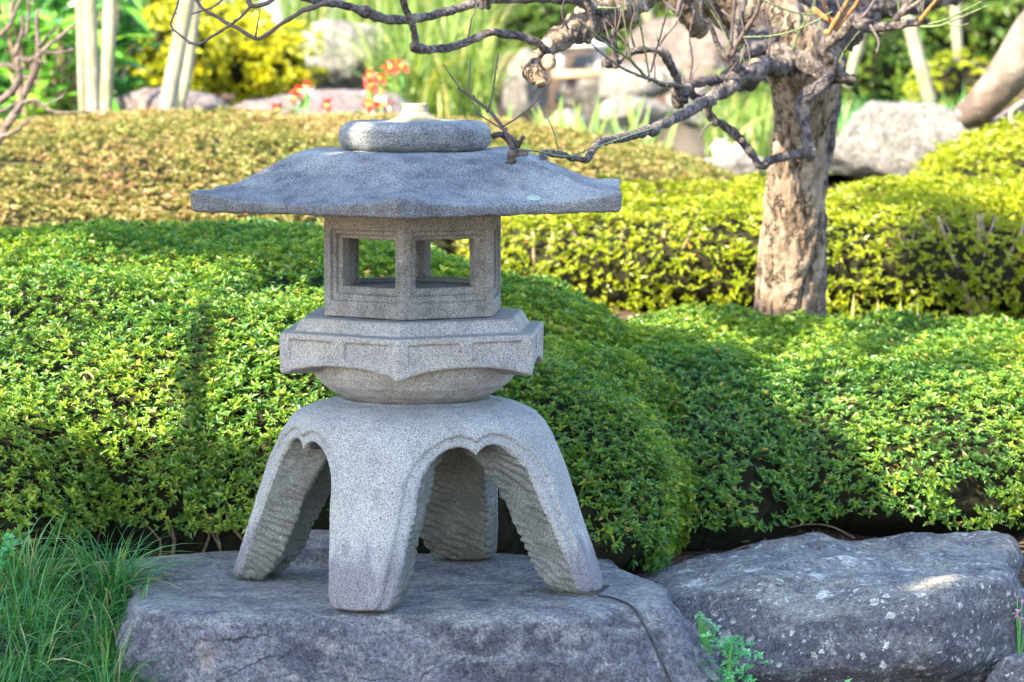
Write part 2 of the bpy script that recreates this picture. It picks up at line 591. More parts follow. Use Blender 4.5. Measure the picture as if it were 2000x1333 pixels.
ax_x = np.concatenate([np.linspace(-60, -3, 40), np.linspace(-2.95, 2.95, 130), np.linspace(3, 60, 40)])
ax_y = np.concatenate([np.linspace(-9, -1.5, 30), np.linspace(-1.45, 8, 170), np.linspace(8.1, 20, 60), np.linspace(21, 110, 40)])
GX, GY = np.meshgrid(ax_x, ax_y, indexing='ij')
GZ = ground_z(GX, GY)
pp = np.stack([GX, GY, np.zeros_like(GX)], -1)
GZ = GZ + .018 * fbm(pp * 6, 4, 5) + .03 * fbm(pp * 1.1, 2, 9)
GZ = GZ - pond_mask(GX, GY) * .35
nx, ny = len(ax_x), len(ax_y)
ii = (np.arange(nx - 1)[:, None] * ny + np.arange(ny - 1)[None, :]).ravel()
gF = np.stack([ii, ii + ny, ii + ny + 1, ii + 1], 1)
mobj("ground", np.stack([GX, GY, GZ], -1).reshape(-1, 3), gF, M_SOIL, kind="structure")


def ground_at(x, y):
    return float(ground_z(np.array(x), np.array(y)) + .018 * fbm(np.array([x, y, 0.]) * 6, 4, 5) + .03 * fbm(np.array([x, y, 0.]) * 1.1, 2, 9))


m, nt, b = newmat("pond_water")
b.inputs["Base Color"].default_value = (.05, .06, .045, 1)
b.inputs["Roughness"].default_value = .06
bump(nt, b, noise(nt, coords(nt, (1, .35, 1)), 14, 3, .6), .35, .02)
wx0, wy0 = -.3, 6.3
mobj("pond_water", np.array([[wx0, wy0, POND_Z], [2.4, wy0, POND_Z], [2.4, 15.2, POND_Z], [wx0, 15.2, POND_Z]]), np.array([[0, 1, 2, 3]]), m, kind="structure")

# ------------------------------------------------------------------ rocks
def smax(vals, k):
    v = np.stack(vals, 0)
    mx = v.max(0)
    return mx + k * np.log(np.exp((v - mx) / k).sum(0))


def split_rock(name, V, F, mat, label, cat, group=None, origin=None, attrs=None):
    ob = mobj(name, V, F, mat, origin=origin)
    return tag(ob, label, cat, group)


# the flat bedrock the lantern stands on
planes = [((0, 0, 1), (0, 0, -.002)), ((0, -.94, .34), (-.2, -.40, -.012)), ((-.85, -.2, .3), (-.80, 0, -.05)), ((0, .95, .25), (0, .46, 0)),
          ((.8, .1, .52), (.30, 0, -.03)), ((.5, -.72, .48), (.22, -.32, -.02)), ((-.5, -.8, .33), (-.66, -.36, -.05)), ((.95, 0, .1), (.42, 0, -.2)), ((0, 0, -1), (0, 0, -.75)), ((-.55, .8, .2), (-.7, .38, 0))]


def f_slab(X, Y, Z):
    p = np.stack([X, Y, Z], -1)
    wv = .03 * vnoise(p * np.array([3, 3, 4.]), 2)[...]
    vals = []
    for i, (n, q) in enumerate(planes):
        n = np.array(n, float)
        n /= np.linalg.norm(n)
        dist = (X - q[0]) * n[0] + (Y - q[1]) * n[1] + (Z - q[2]) * n[2]
        vals.append(dist + (wv if i else wv * .12))
    f = smax(vals, .014)
    # low rise behind the left leg
    lump = np.sqrt(((X + .40) / .13) ** 2 + ((Y - .34) / .1) ** 2 + ((Z + .0) / .055) ** 2) - 1
    return np.minimum(f, lump * .055)


V, F = nets(f_slab, (-.95, -.75, -.6), (.55, .58, .09), .0092)
N = vnormals(V, F)
side = 1 - sstep(.6, .95, N[:, 2])
V = V + N * ((.014 * fbm(V * np.array([9, 9, 12.]), 5, 4) - .012 * np.abs(fbm(V * np.array([4, 4, 16.]), 3, 8))) * (side + .06) + .0025 * fbm(V * 45, 3, 6) * (side + .3))[:, None]
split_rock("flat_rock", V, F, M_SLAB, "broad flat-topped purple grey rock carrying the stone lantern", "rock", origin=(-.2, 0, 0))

planes2 = [((0, .0, 1), (.7, .3, .004)), ((.0, -.5, .87), (.65, -.05, -.012)), ((0, -.97, .18), (.6, -.10, -.1)), ((-.9, -.2, .4), (.315, 0, -.06)), ((-.55, -.75, .3), (.42, -.02, -.1)),
           ((.93, -.15, .3), (1.02, .1, -.06)), ((.6, -.75, .1), (.93, -.02, -.15)), ((0, 1, 0), (.6, .78, 0)), ((-.3, .1, .95), (.4, .3, -.012)), ((0, -.6, -.8), (.6, -.04, -.2)), ((.5, -.5, -.7), (.93, 0, -.18)), ((0, 0, -1), (0, 0, -.45))]


def f_rock2(X, Y, Z):
    p = np.stack([X, Y, Z], -1)
    wv = .025 * vnoise(p * 3.5, 12)
    vals = []
    for i, (n, q) in enumerate(planes2):
        n = np.array(n, float)
        n /= np.linalg.norm(n)
        vals.append((X - q[0]) * n[0] + (Y - q[1]) * n[1] + (Z - q[2]) * n[2] + wv)
    return smax(vals, .013)


V, F = nets(f_rock2, (.2, -.25, -.5), (1.2, .85, .1), .0092)
N = vnormals(V, F)
V = V + N * (.013 * fbm(V * 8, 4, 24) - .012 * np.abs(fbm(V * 5, 3, 28)) + .002 * fbm(V * 50, 3, 26))[:, None]
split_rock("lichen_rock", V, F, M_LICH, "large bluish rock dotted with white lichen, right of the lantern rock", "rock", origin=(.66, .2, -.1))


def boulder(name, c, r, mat, label, seed, k=14, h=None, amp=.07, group=None, flat=None, cut=(.58, .95)):
    g = np.random.default_rng(seed)
    D = g.normal(size=(k, 3))
    D /= np.linalg.norm(D, axis=1, keepdims=True)
    off = g.uniform(*cut, k)
    c = np.array(c, float)
    r = np.array(r, float)
    h = h or float(r.max()) / 17

    def fn(X, Y, Z):
        x, y, z = (X - c[0]) / r[0], (Y - c[1]) / r[1], (Z - c[2]) / r[2]
        vals = [x * d[0] + y * d[1] + z * d[2] - o for d, o in zip(D, off)]
        vals += [np.sqrt(x * x + y * y + z * z) - 1.0]
        if flat:
            vals.append(z - flat)
        return smax(vals, .03) * r.min()
    V, F = nets(fn, c - r * 1.1 - h, c + r * 1.1 + h, h)
    N = vnormals(V, F)
    V = V + N * (amp * r.min() * fbm(V / r.max() * 4, 5, seed, .6))[:, None]
    return split_rock(name, V, F, mat, label, "rock", group, origin=c)


def brock(px0, px1, ytop, ybot, d, mat, label, seed, depth=.8, **kw):
    a = P(px0, ytop, d)
    bb = P(px1, ybot, d)
    c = (a + bb) / 2
    rx = abs(bb[0] - a[0]) / 2
    rz = abs(a[2] - bb[2]) * .62
    c[2] = a[2] - rz * .92
    return boulder("boulder", c, (rx * 1.1, max(rx * depth, .1), rz), mat, label, seed, **kw)


GR = "rocks around the pond"
brock(205, 440, 170, 265, 14.6, M_PINKROCK, "rounded pinkish grey rock behind the leaning pale poles", 31, group=GR)
brock(440, 870, 178, 262, 15.2, M_PINKROCK, "long low mauve grey rock behind the red blossoms", 32, .4, group=GR)
brock(575, 775, 30, 210, 17.6, rockmat("bright_boulder", (.15, .146, .146), (.21, .205, .195), (.27, .26, .245), (1, 1, 1), 0, scale=.5), "big pale boulder right of the golden shrub", 33, group=GR)
brock(-60, 52, 240, 320, 13.2, M_PINKROCK, "pink grey rock at the foot of the broad-leaved shrub", 34, group=GR)
brock(975, 1075, 78, 215, 19.5, M_BACKROCK, "upright pale rock left of the little stone lantern across the pond", 35, group=GR)
brock(1210, 1440, 38, 175, 20.5, M_BROWNROCK, "flat-topped brown rock slab high behind the pond", 36, .6, group=GR)
brock(1165, 1330, 112, 200, 18.3, M_BACKROCK, "pale rounded rock below the brown slab, upper one of two at the water", 37, group=GR)
brock(1172, 1330, 182, 245, 17.0, M_BACKROCK, "low whitish rock at the water's edge, below the rounded pale one", 38, group=GR)
brock(1300, 1420, 95, 215, 19.4, M_BROWNROCK, "tan rock in the bank behind the plum branches", 39, group=GR)
brock(1075, 1215, 88, 235, 21.2, M_BACKROCK, "grey bank stone directly behind the little far lantern", 47, group=GR)
brock(1300, 1420, 170, 250, 16.4, M_BACKROCK, "weathered grey stone at the water below the tan rock", 48, group=GR)
brock(880, 975, 25, 110, 20.5, M_BACKROCK, "beige rock behind the arching long grass", 40, group=GR)
brock(1055, 1150, 215, 262, 14.9, M_BACKROCK, "small pale stone among the iris leaves", 41, group=GR)
brock(1360, 1510, 300, 352, 13.9, M_BACKROCK, "low grey kerb rock at the near edge of the pond", 42, .4, group=GR)
brock(1610, 1895, 192, 345, 13.9, M_BACKROCK, "long pale block-shaped rock right of the plum trunk", 43, .5, k=9, group=GR, flat=.85, cut=(.7, .95))
brock(1945, 2080, 245, 340, 13.0, M_PINKROCK, "grey rock under the leaning tree at the right edge", 44, group=GR)
brock(1925, 2090, 1285, 1400, 7.5, M_LICH, "small dark wet rock in the lower right corner", 45, group=GR)
brock(-60, 40, 1222, 1300, 7.3, M_LICH, "small grey rock half hidden in the grass, lower left", 46, group=GR)

# ------------------------------------------------------------------ the stone lantern
LX = -.193
lan = empty("stone_lantern", (LX, 0, 0), "grey granite snow-viewing lantern with a wide six-sided roof on four curved legs", "stone lantern")


def hexa(X, Y, rot):
    """apothem distance and position along the side (-1..1 between corners); rot turns the corner that faces the camera"""
    a = np.full(X.shape, -1e9)
    s = np.zeros(X.shape)
    for k in range(6):
        th = -math.pi / 2 + rot + math.pi / 6 + k * math.pi / 3
        n = (math.cos(th), math.sin(th))
        d = X * n[0] + Y * n[1]
        t = -X * n[1] + Y * n[0]
        m = d > a
        a = np.where(m, d, a)
        s = np.where(m, t, s)
    return a, s


def stone(name, fn, lo, hi, h, mat, disp=.0012, parent=lan, freq=60, post=None, low=.4):
    V, F = nets(fn, lo, hi, h)
    N = vnormals(V, F)
    V = V + N * (disp * fbm(V * freq, 3, 11) + disp * low * fbm(V * 14, 2, 13))[:, None]
    if post is not None:
        V = post(V, N)
    return mobj(name, V, F, mat, parent)


# roof ---
RX, RROT = -.197, math.radians(1)
RA = [.0, .168, .19, .212, .236, .266, .296, .318, .339, .356, .372, .39, .415]
RZR = [.853, .853, .8525, .8495, .841, .8265, .811, .8005, .793, .789, .7865, .786, .7865]
RZF = [.853, .853, .8525, .849, .840, .825, .809, .798, .788, .781, .775, .770, .765]


def f_roof(X, Y, Z):
    a, s = hexa(X - RX, Y, -RROT)
    wv = np.abs(s) / np.maximum(a * math.tan(math.pi / 6), 1e-6)
    top = np.interp(a, RA, RZF)
    top = top + (np.interp(a, RA, RZR) - top) * np.clip(wv, 0, 1) ** 2.4
    top = top - .016 * np.exp(-((X - RX + .405) ** 2 + (Y - .25) ** 2) / .12 ** 2)      # worn back-left corner
    edge = .411 - (Z < .9) * (.785 - np.minimum(Z, .785)) * .12
    bot = .7445 + .02 * (1 - sstep(.30, .37, a)) * (a > .24) * 0 + .0015 * (1 - wv)
    return smax([(Z - top) * .93, bot - Z, a - edge], .0022)


ro = stone("roof", f_roof, (RX - .51, -.51, .725), (RX + .51, .51, .875), .0047, M_ROOF, .0017, freq=48)
# chipped right corner and lichen patch
lc = P(1043, 362, 7.2)
g = np.random.default_rng(5)
th = np.linspace(0, 2 * np.pi, 28, endpoint=False)
rr = .0125 * (1 + .45 * vnoise(np.stack([np.cos(th) * 2.6, np.sin(th) * 2.6, th * 0], 1), 4))
lx, ly = lc[0] + rr * np.cos(th), lc[1] + rr * np.sin(th) * 1.3


def roof_top(x, y):
    a, s = hexa(x - RX, y, -RROT)
    wv = np.abs(s) / np.maximum(a * math.tan(math.pi / 6), 1e-6)
    top = np.interp(a, RA, RZF)
    return top + (np.interp(a, RA, RZR) - top) * np.clip(wv, 0, 1) ** 2.4


lV = np.vstack([np.stack([lx, ly, roof_top(lx, ly) + .0015], 1), np.stack([lc[0] + (lx - lc[0]) * .85, lc[1] + (ly - lc[1]) * .85, roof_top(lx, ly) + .0035], 1),
                [[lc[0], lc[1], float(roof_top(np.array(lc[0]), np.array(lc[1]))) + .004]]])
i = np.arange(28)
lF = np.stack([i, (i + 1) % 28, 28 + (i + 1) % 28, 28 + i], 1)
j = np.arange(0, 28, 2)
lF = np.vstack([lF, np.stack([28 + j, 28 + (j + 1) % 28, 28 + (j + 2) % 28, np.full_like(j, 56)], 1)])
mobj("lichen_patch", lV, lF, plain("pale_lichen", (.32, .38, .33), .9, .3, 400, .1), ro)

# finial: flat ring and little neck
RGX = -.189


def f_ring(X, Y, Z):
    r = np.hypot(X - RGX, Y)
    z0, z1, rr = .8515, .909, .026
    cz, hz = (z0 + z1) / 2, (z1 - z0) / 2
    q0 = r - (.149 - rr)
    q1 = np.abs(Z - cz) - (hz - rr)
    return np.hypot(np.maximum(q0, 0), np.maximum(q1, 0)) + np.minimum(np.maximum(q0, q1), 0) - rr


fin = stone("finial_ring", f_ring, (RGX - .17, -.17, .84), (RGX + .17, .17, .925), .0032, M_ROOF, .0008)


def f_knob(X, Y, Z):
    r = np.hypot(X - RGX, Y)
    pr = np.interp(Z, [.900, .909, .913, .919, .927, .936, .944], [.064, .06, .046, .033, .0265, .0245, .0245])
    return np.maximum(np.maximum((r - pr) * .7, Z - .9435), .9 - Z)


stone("finial_knob", f_knob, (RGX - .08, -.08, .893), (RGX + .08, .08, .952), .0022, M_KNOB, .0006, fin)

# firebox ---
FX, FROT = -.193, math.radians(-4.2)
FA = .19 * math.cos(math.pi / 6)


def f_fire(X, Y, Z):
    x, y = X - FX, Y
    a, s = hexa(x, y, FROT)
    body = np.maximum(a - FA, np.maximum(.535 - Z, Z - .746))
    # which side: angle index
    ang = np.arctan2(y, x) - (-math.pi / 2 + FROT)
    k = np.floor((ang % (2 * math.pi)) / (math.pi / 3)).astype(int)
    inner = np.maximum(a - (FA - .042), np.maximum(.585 - Z, Z - .715))
    f = np.maximum(body, -inner)
    zc, zh = .640, .046
    qo = np.maximum(np.abs(s) - .0625, np.abs(Z - zc) - zh)
    open_side = (k == 0) | (k == 5) | (k == 2) | (k == 3)
    cut = np.where(open_side, np.maximum(qo, .10 - a), 1.)
    f = np.maximum(f, -cut)
    fr1 = np.maximum(np.maximum(np.abs(s) - .0795, np.abs(Z - .6355) - .0685), (FA - .0075) - a)
    fr2 = np.maximum(np.maximum(np.abs(s) - .0715, np.abs(Z - .6365) - .0575), (FA - .016) - a)
    f = np.maximum(f, -np.minimum(fr1, fr2))
    return f


stone("firebox", f_fire, (FX - .2, -.2, .525), (FX + .2, .2, .755), .0028, M_FIRE, .0004)

# platform ---
PX, PROT, PR = -.193, math.radians(-4.5), .283
PA = PR * math.cos(math.pi / 6)


def f_plat(X, Y, Z):
    a, s = hexa(X - PX, Y, PROT)
    half = np.maximum(a, .01) * math.tan(math.pi / 6)
    wv = np.clip(np.abs(s) / half, 0, 1)
    bot = .4245 + .021 * (1 - wv ** 2.4)
    fasc = smax([a - PA - (Z - .46) * .02, bot - Z, Z - (.5075 - (a - .22) * .05)], .0022)
    # two sunk panels on each side
    sp = np.abs(np.abs(s) - .0665) - .052
    pan = np.maximum(np.maximum(sp, np.abs(Z - .4745) - .0195), (PA - .0048) - a)
    sp2 = np.abs(np.abs(s) - .0665) - .044
    fasc = np.maximum(fasc, -pan)
    step = smax([a - (.217 - (Z - .51) * .55), Z - .5335, .48 - Z], .0018)
    return np.minimum(fasc, step)


stone("platform", f_plat, (PX - .31, -.31, .41), (PX + .31, .31, .545), .003, M_PLAT, .0004)
BX = -.19


def f_bowl(X, Y, Z):
    r = np.hypot(X - BX, Y)
    pr = np.interp(Z, [.355, .358, .362, .37, .383, .4, .42, .445], [.104, .112, .12, .139, .164, .186, .2, .205])
    return np.maximum(np.maximum((r - pr) * .6, Z - .444), .3555 - Z)


stone("bowl", f_bowl, (BX - .22, -.22, .348), (BX + .22, .22, .455), .0032, M_PLAT, .0009)

# four-legged base ---
SX, LROT = -.188, math.radians(-106)
ZZ = [-.01, 0, .06, .12, .185, .245, .295, .325, .340, .352, .360, .3665, .375]
RR = [.380, .378, .358, .337, .315, .295, .273, .252, .236, .212, .186, .150, .08]
ZI = [-.01, 0, .05, .1, .2, .255, .28, .293, .30]
RI = [.325, .305, .268, .25, .215, .185, .13, .06, -.05]
NEXP = 2.6


def base_terms(X, Y, Z):
    x, y = X - SX, Y
    ou = LROT + math.pi / 4
    u = x * math.cos(ou) + y * math.sin(ou)
    v = -x * math.sin(ou) + y * math.cos(ou)
    kf = 2 ** (1 / NEXP - .5)
    rc = (np.abs(u) ** NEXP + np.abs(v) ** NEXP) ** (1 / NEXP) / kf
    # blend to a true circle towards the top
    bl = sstep(.28, .35, Z)
    rc = rc * (1 - bl) + np.hypot(x, y) * bl
    # nearest leg frame
    lu = x * math.cos(LROT) + y * math.sin(LROT)
    lv = -x * math.sin(LROT) + y * math.cos(LROT)
    onu = np.abs(lu) > np.abs(lv)
    tl = np.where(onu, np.abs(lv), np.abs(lu))
    # nearest opening
    s = np.where(np.abs(u) > np.abs(v), np.abs(v), np.abs(u))
    hw = np.interp(Z, [-.01, 0, .012, .03, .15, .225, .3], [.045, .052, .062, .067, .081, .088, .09])
    z0, cc, cr = .221, .048, .074
    o1 = hw - tl
    s = s * (cc + cr) / np.maximum(s + tl - hw, .03)
    circ = np.where(Z >= z0 - .0, np.hypot(s - cc, Z - z0) - cr, 1.)
    low = np.maximum(Z - z0, o1)
    inner_fill = np.where(Z >= z0, np.maximum(s - cc, Z - (z0 + .056)), 1.)
    o = np.minimum(np.minimum(circ, low), inner_fill)
    o_out = np.where(Z >= z0, circ, o1)
    return rc, o, o_out, tl


def f_base(X, Y, Z):
    rc, o, oo, tl = base_terms(X, Y, Z)
    ro_ = np.interp(Z, ZZ, RR)
    band = (1 - sstep(.020, .0225, oo)) * .0085
    ridge = -.004 * np.exp(-((tl - .022) / .012) ** 2) * (Z < .3) * 0.6
    outer = (rc - (ro_ - band + ridge)) * .8
    ri = np.interp(Z, ZI, RI)
    inner = (ri - rc) * .8
    sh = smax([outer, inner, -Z, Z - .3665], .003)
    f = smax([sh, -o], .0028)
    # collar the bowl rests on
    r = np.hypot(X - SX, Y)
    collar = np.hypot(np.maximum(r - .148, 0), np.abs(Z - .362)) - .0055
    collar = np.maximum(collar, .35 - Z)
    return np.minimum(f, collar)


V, F = nets(f_base, (SX - .41, -.41, -.012), (SX + .41, .41, .378), .0036)
N = vnormals(V, F)
rad = np.stack([V[:, 0] - SX, V[:, 1], 0 * V[:, 0]], 1)
rad /= np.linalg.norm(rad, axis=1, keepdims=True)
outn = (N * rad).sum(1)
rcv, ov, oov, tlv = base_terms(V[:, 0], V[:, 1], V[:, 2])
rough_side = sstep(.010, .030, np.interp(V[:, 2], ZZ, RR) - rcv) * (V[:, 2] < .34)
q = V @ np.array([[.9, .2, 0], [.2, .9, 0], [.35, -.3, 1.]]).T
tool = np.abs(((q[:, 2] * 62 + 1.2 * fbm(V * 9, 2, 3) + .35 * fbm(V * 34, 2, 33)) % 1) - .5) * 2
chis = (tool - .5) * .0072 * np.clip(.6 + 1.2 * vnoise(V * 26, 31), .1, 1) + .0035 * fbm(V * 48, 3, 21) + .005 * fbm(V * 14, 2, 22)
V = V + N * (rough_side * chis + (1 - rough_side) * (.0008 * fbm(V * 60, 3, 11) + .0012 * fbm(V * 14, 2, 12)))[:, None]
V[:, 2] = np.maximum(V[:, 2], -.004)
N = vnormals(V, F)
fc = V[F].mean(1)
fr = rough_side[F].mean(1) > .55
lu = (fc[:, 0] - SX) * math.cos(LROT) + fc[:, 1] * math.sin(LROT)
lv = -(fc[:, 0] - SX) * math.sin(LROT) + fc[:, 1] * math.cos(LROT)
leg_id = np.where(np.abs(lu) > np.abs(lv), np.where(lu > 0, 0, 1), np.where(lv > 0, 2, 3))
part_id = np.where(fc[:, 2] < .218, leg_id, 4)
for pid in (4, 0, 1, 2, 3):
    sel = part_id == pid
    Fs = F[sel]
    used, inv = np.unique(Fs, return_inverse=True)
    ob = mobj("leg_crown" if pid == 4 else "leg", V[used], inv.reshape(Fs.shape), M_BASE, lan)
    ob.data.materials.append(M_CHIS)
    ob.data.polygons.foreach_set("material_index", fr[sel].astype(np.int32))
    ob.data.normals_split_custom_set_from_vertices(N[used].tolist())
# dark pad under the right foot
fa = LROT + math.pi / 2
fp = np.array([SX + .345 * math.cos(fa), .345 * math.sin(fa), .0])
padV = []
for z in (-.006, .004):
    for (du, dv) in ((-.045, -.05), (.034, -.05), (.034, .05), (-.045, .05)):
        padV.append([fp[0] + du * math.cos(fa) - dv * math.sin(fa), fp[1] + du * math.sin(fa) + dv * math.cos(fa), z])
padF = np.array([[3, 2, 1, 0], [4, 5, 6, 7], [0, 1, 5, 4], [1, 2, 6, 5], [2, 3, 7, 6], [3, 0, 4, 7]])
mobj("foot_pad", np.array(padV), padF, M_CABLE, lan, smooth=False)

# black cable over the rock
cp = [P(1168, 1166, 7.36), P(1200, 1171, 7.33), P(1232, 1186, 7.27), P(1250, 1208, 7.2), P(1272, 1250, 7.13), P(1290, 1290, 7.08), P(1312, 1340, 7.02), P(1330, 1400, 6.95)]
from mathutils.bvhtree import BVHTree
slab_ob = bpy.data.objects["flat_rock"]
bv = BVHTree.FromPolygons([tuple(v.co + slab_ob.location) for v in slab_ob.data.vertices], [tuple(p.vertices) for p in slab_ob.data.polygons])
cc_ = catmull(np.hstack([np.array(cp), np.full((len(cp), 1), .0022)]), .006)
org = Vector((0, -CAM_D, CAM_H))
pts_ = []
for row in cc_:
    dv = (Vector(row[:3]) - org).normalized()
    hit = bv.ray_cast(org, dv)
    if hit[0] is not None:
        hp = hit[0] + hit[1] * .0022
        pts_.append([hp.x, hp.y, hp.z, .0022])
if len(pts_) > 4:
    pts_ = np.array(pts_)
    for _ in range(3):
        pts_[1:-1] = (pts_[:-2] + 2 * pts_[1:-1] + pts_[2:]) / 4
    V, F = tube(pts_, 8, .004, smooth_path=False)
    tag(mobj("black_cable", V, F, M_CABLE, origin=pts_[0, :3]), "thin black cable running from the right foot down over the flat rock", "cable")

# ------------------------------------------------------------------ foliage builders
def leaves(pos, axis, size, n, seed, wide=.34, spread=(.35, 1.25), fold=.12, tint0=None, droop=.15, simple=None):
    """rosettes of n leaves about axis; returns V, F(tris), tint"""
    g = np.random.default_rng(seed)
    m = len(pos)
    axis = axis / (np.linalg.norm(axis, axis=1, keepdims=True) + 1e-9)
    ref = g.normal(size=(m, 3))
    e1 = np.cross(axis, ref)
    e1 /= np.linalg.norm(e1, axis=1, keepdims=True) + 1e-9
    e2 = np.cross(axis, e1)
    k = np.arange(n)[None, :]
    az = 2 * np.pi * k * .382 * 1.0 + g.normal(0, .25, (m, n))
    el = np.interp(k, [0, max(n - 1, 1)], spread) + g.normal(0, .14, (m, n))     # 0 along the axis, pi/2 flat
    L = size[:, None] * g.uniform(.62, 1.2, (m, n)) * np.where(g.random((m, n)) < .16, .3, 1) * np.interp(k, [0, n - 1], [.72, 1.05])
    ca, sa, ce, se = np.cos(az), np.sin(az), np.cos(el), np.sin(el)
    hd = e1[:, None] * ca[..., None] + e2[:, None] * sa[..., None]
    d = axis[:, None] * ce[..., None] + hd * se[..., None]
    nn = axis[:, None] * se[..., None] - hd * ce[..., None]
    s = np.cross(d, nn)
    L = L[..., None]
    b = np.repeat(pos[:, None], n, 1)
    mid = b + d * L * .52 - nn * L * .0
    l = b + d * L * .5 + s * L * wide / 2 + nn * L * fold
    r = b + d * L * .5 - s * L * wide / 2 + nn * L * fold
    tip = b + d * L - nn * L * droop
    V = np.stack([b, l, mid, r, tip], 2).reshape(-1, 3)
    q = (np.arange(m * n) * 5)[:, None]
    F = np.concatenate([q + np.array([0, 2, 1]), q + np.array([0, 3, 2]), q + np.array([1, 2, 4]), q + np.array([2, 3, 4])], 0)
    if simple is not None:                        # leaves too far off to show their fold: two triangles
        sm = np.repeat(simple if isinstance(simple, np.ndarray) else np.full(m, bool(simple)), n)
        q1, q2 = q[~sm], q[sm]
        F = np.concatenate([q1 + np.array([0, 2, 1]), q1 + np.array([0, 3, 2]), q1 + np.array([1, 2, 4]), q1 + np.array([2, 3, 4]), q2 + np.array([0, 4, 1]), q2 + np.array([0, 3, 4])], 0)
    t0 = g.random(m) if tint0 is None else tint0
    t = t0[:, None] * .6 + g.random((m, n)) * .32 + np.interp(k, [0, n - 1], [.16, 0])
    t = np.where(g.random((m, n)) < .012, 1., np.clip(t, 0, .94))
    return V, F, np.repeat(t.reshape(-1), 5)


def sup_sample(mound, N, g):
    """points spread evenly over a superellipsoid"""
    c, R, e = np.array(mound[0], float), np.array(mound[1], float), mound[2]
    out_p, out_n, have = [], [], 0
    while have < N:
        d = g.normal(size=(N * 2, 3))
        d /= np.linalg.norm(d, axis=1, keepdims=True)
        r = 1 / (np.abs(d) ** e).sum(1) ** (1 / e)
        u = d * r[:, None]
        gr = np.sign(u) * np.abs(u) ** (e - 1)
        gl = np.linalg.norm(gr, axis=1)
        wgt = r ** 2 / np.clip((gr * d).sum(1) / gl, .05, 1) * np.linalg.norm(gr / gl[:, None] / R, axis=1)
        keep = g.random(len(wgt)) < wgt / np.percentile(wgt, 99)
        u, gr = u[keep], gr[keep]
        nn = gr / R
        nn /= np.linalg.norm(nn, axis=1, keepdims=True)
        out_p.append(c + u * R)
        out_n.append(nn)
        have += keep.sum()
    return np.vstack(out_p)[:N], np.vstack(out_n)[:N]


def sup_area(R):
    a, b, c = R
    p = 1.6
    return 4 * math.pi * (((a * b) ** p + (a * c) ** p + (b * c) ** p) / 3) ** (1 / p) * 1.25


def sup_val(mound, p):
    c, R, e = np.array(mound[0]), np.array(mound[1]), mound[2]
    return (np.abs((p - c) / R) ** e).sum(1) ** (1 / e)


def sup_mesh(mound, n=28, shrink=.93, amp=.02, seed=0):
    c, R, e = np.array(mound[0], float), np.array(mound[1], float), mound[2]
    th = np.linspace(0, 2 * np.pi, 2 * n, endpoint=False)
    ph = np.linspace(.02, np.pi - .02, n)
    d = np.stack([np.sin(ph)[:, None] * np.cos(th), np.sin(ph)[:, None] * np.sin(th), np.cos(ph)[:, None] * np.ones_like(th)], -1).reshape(-1, 3)
    r = 1 / (np.abs(d) ** e).sum(1) ** (1 / e)
    V = c + d * r[:, None] * (R - (1 - shrink) * R.min() * 2) * (1 + amp * fbm(d * 6, 3, seed))[:, None]
    i = np.arange(n - 1)[:, None] * 2 * n
    j = np.arange(2 * n)[None, :]
    jn = (j + 1) % (2 * n)
    F = np.stack([i + j, i + 2 * n + j, i + 2 * n + jn, i + jn], -1).reshape(-1, 4)
    return V, F


CAMP = np.array([0, -CAM_D, CAM_H])


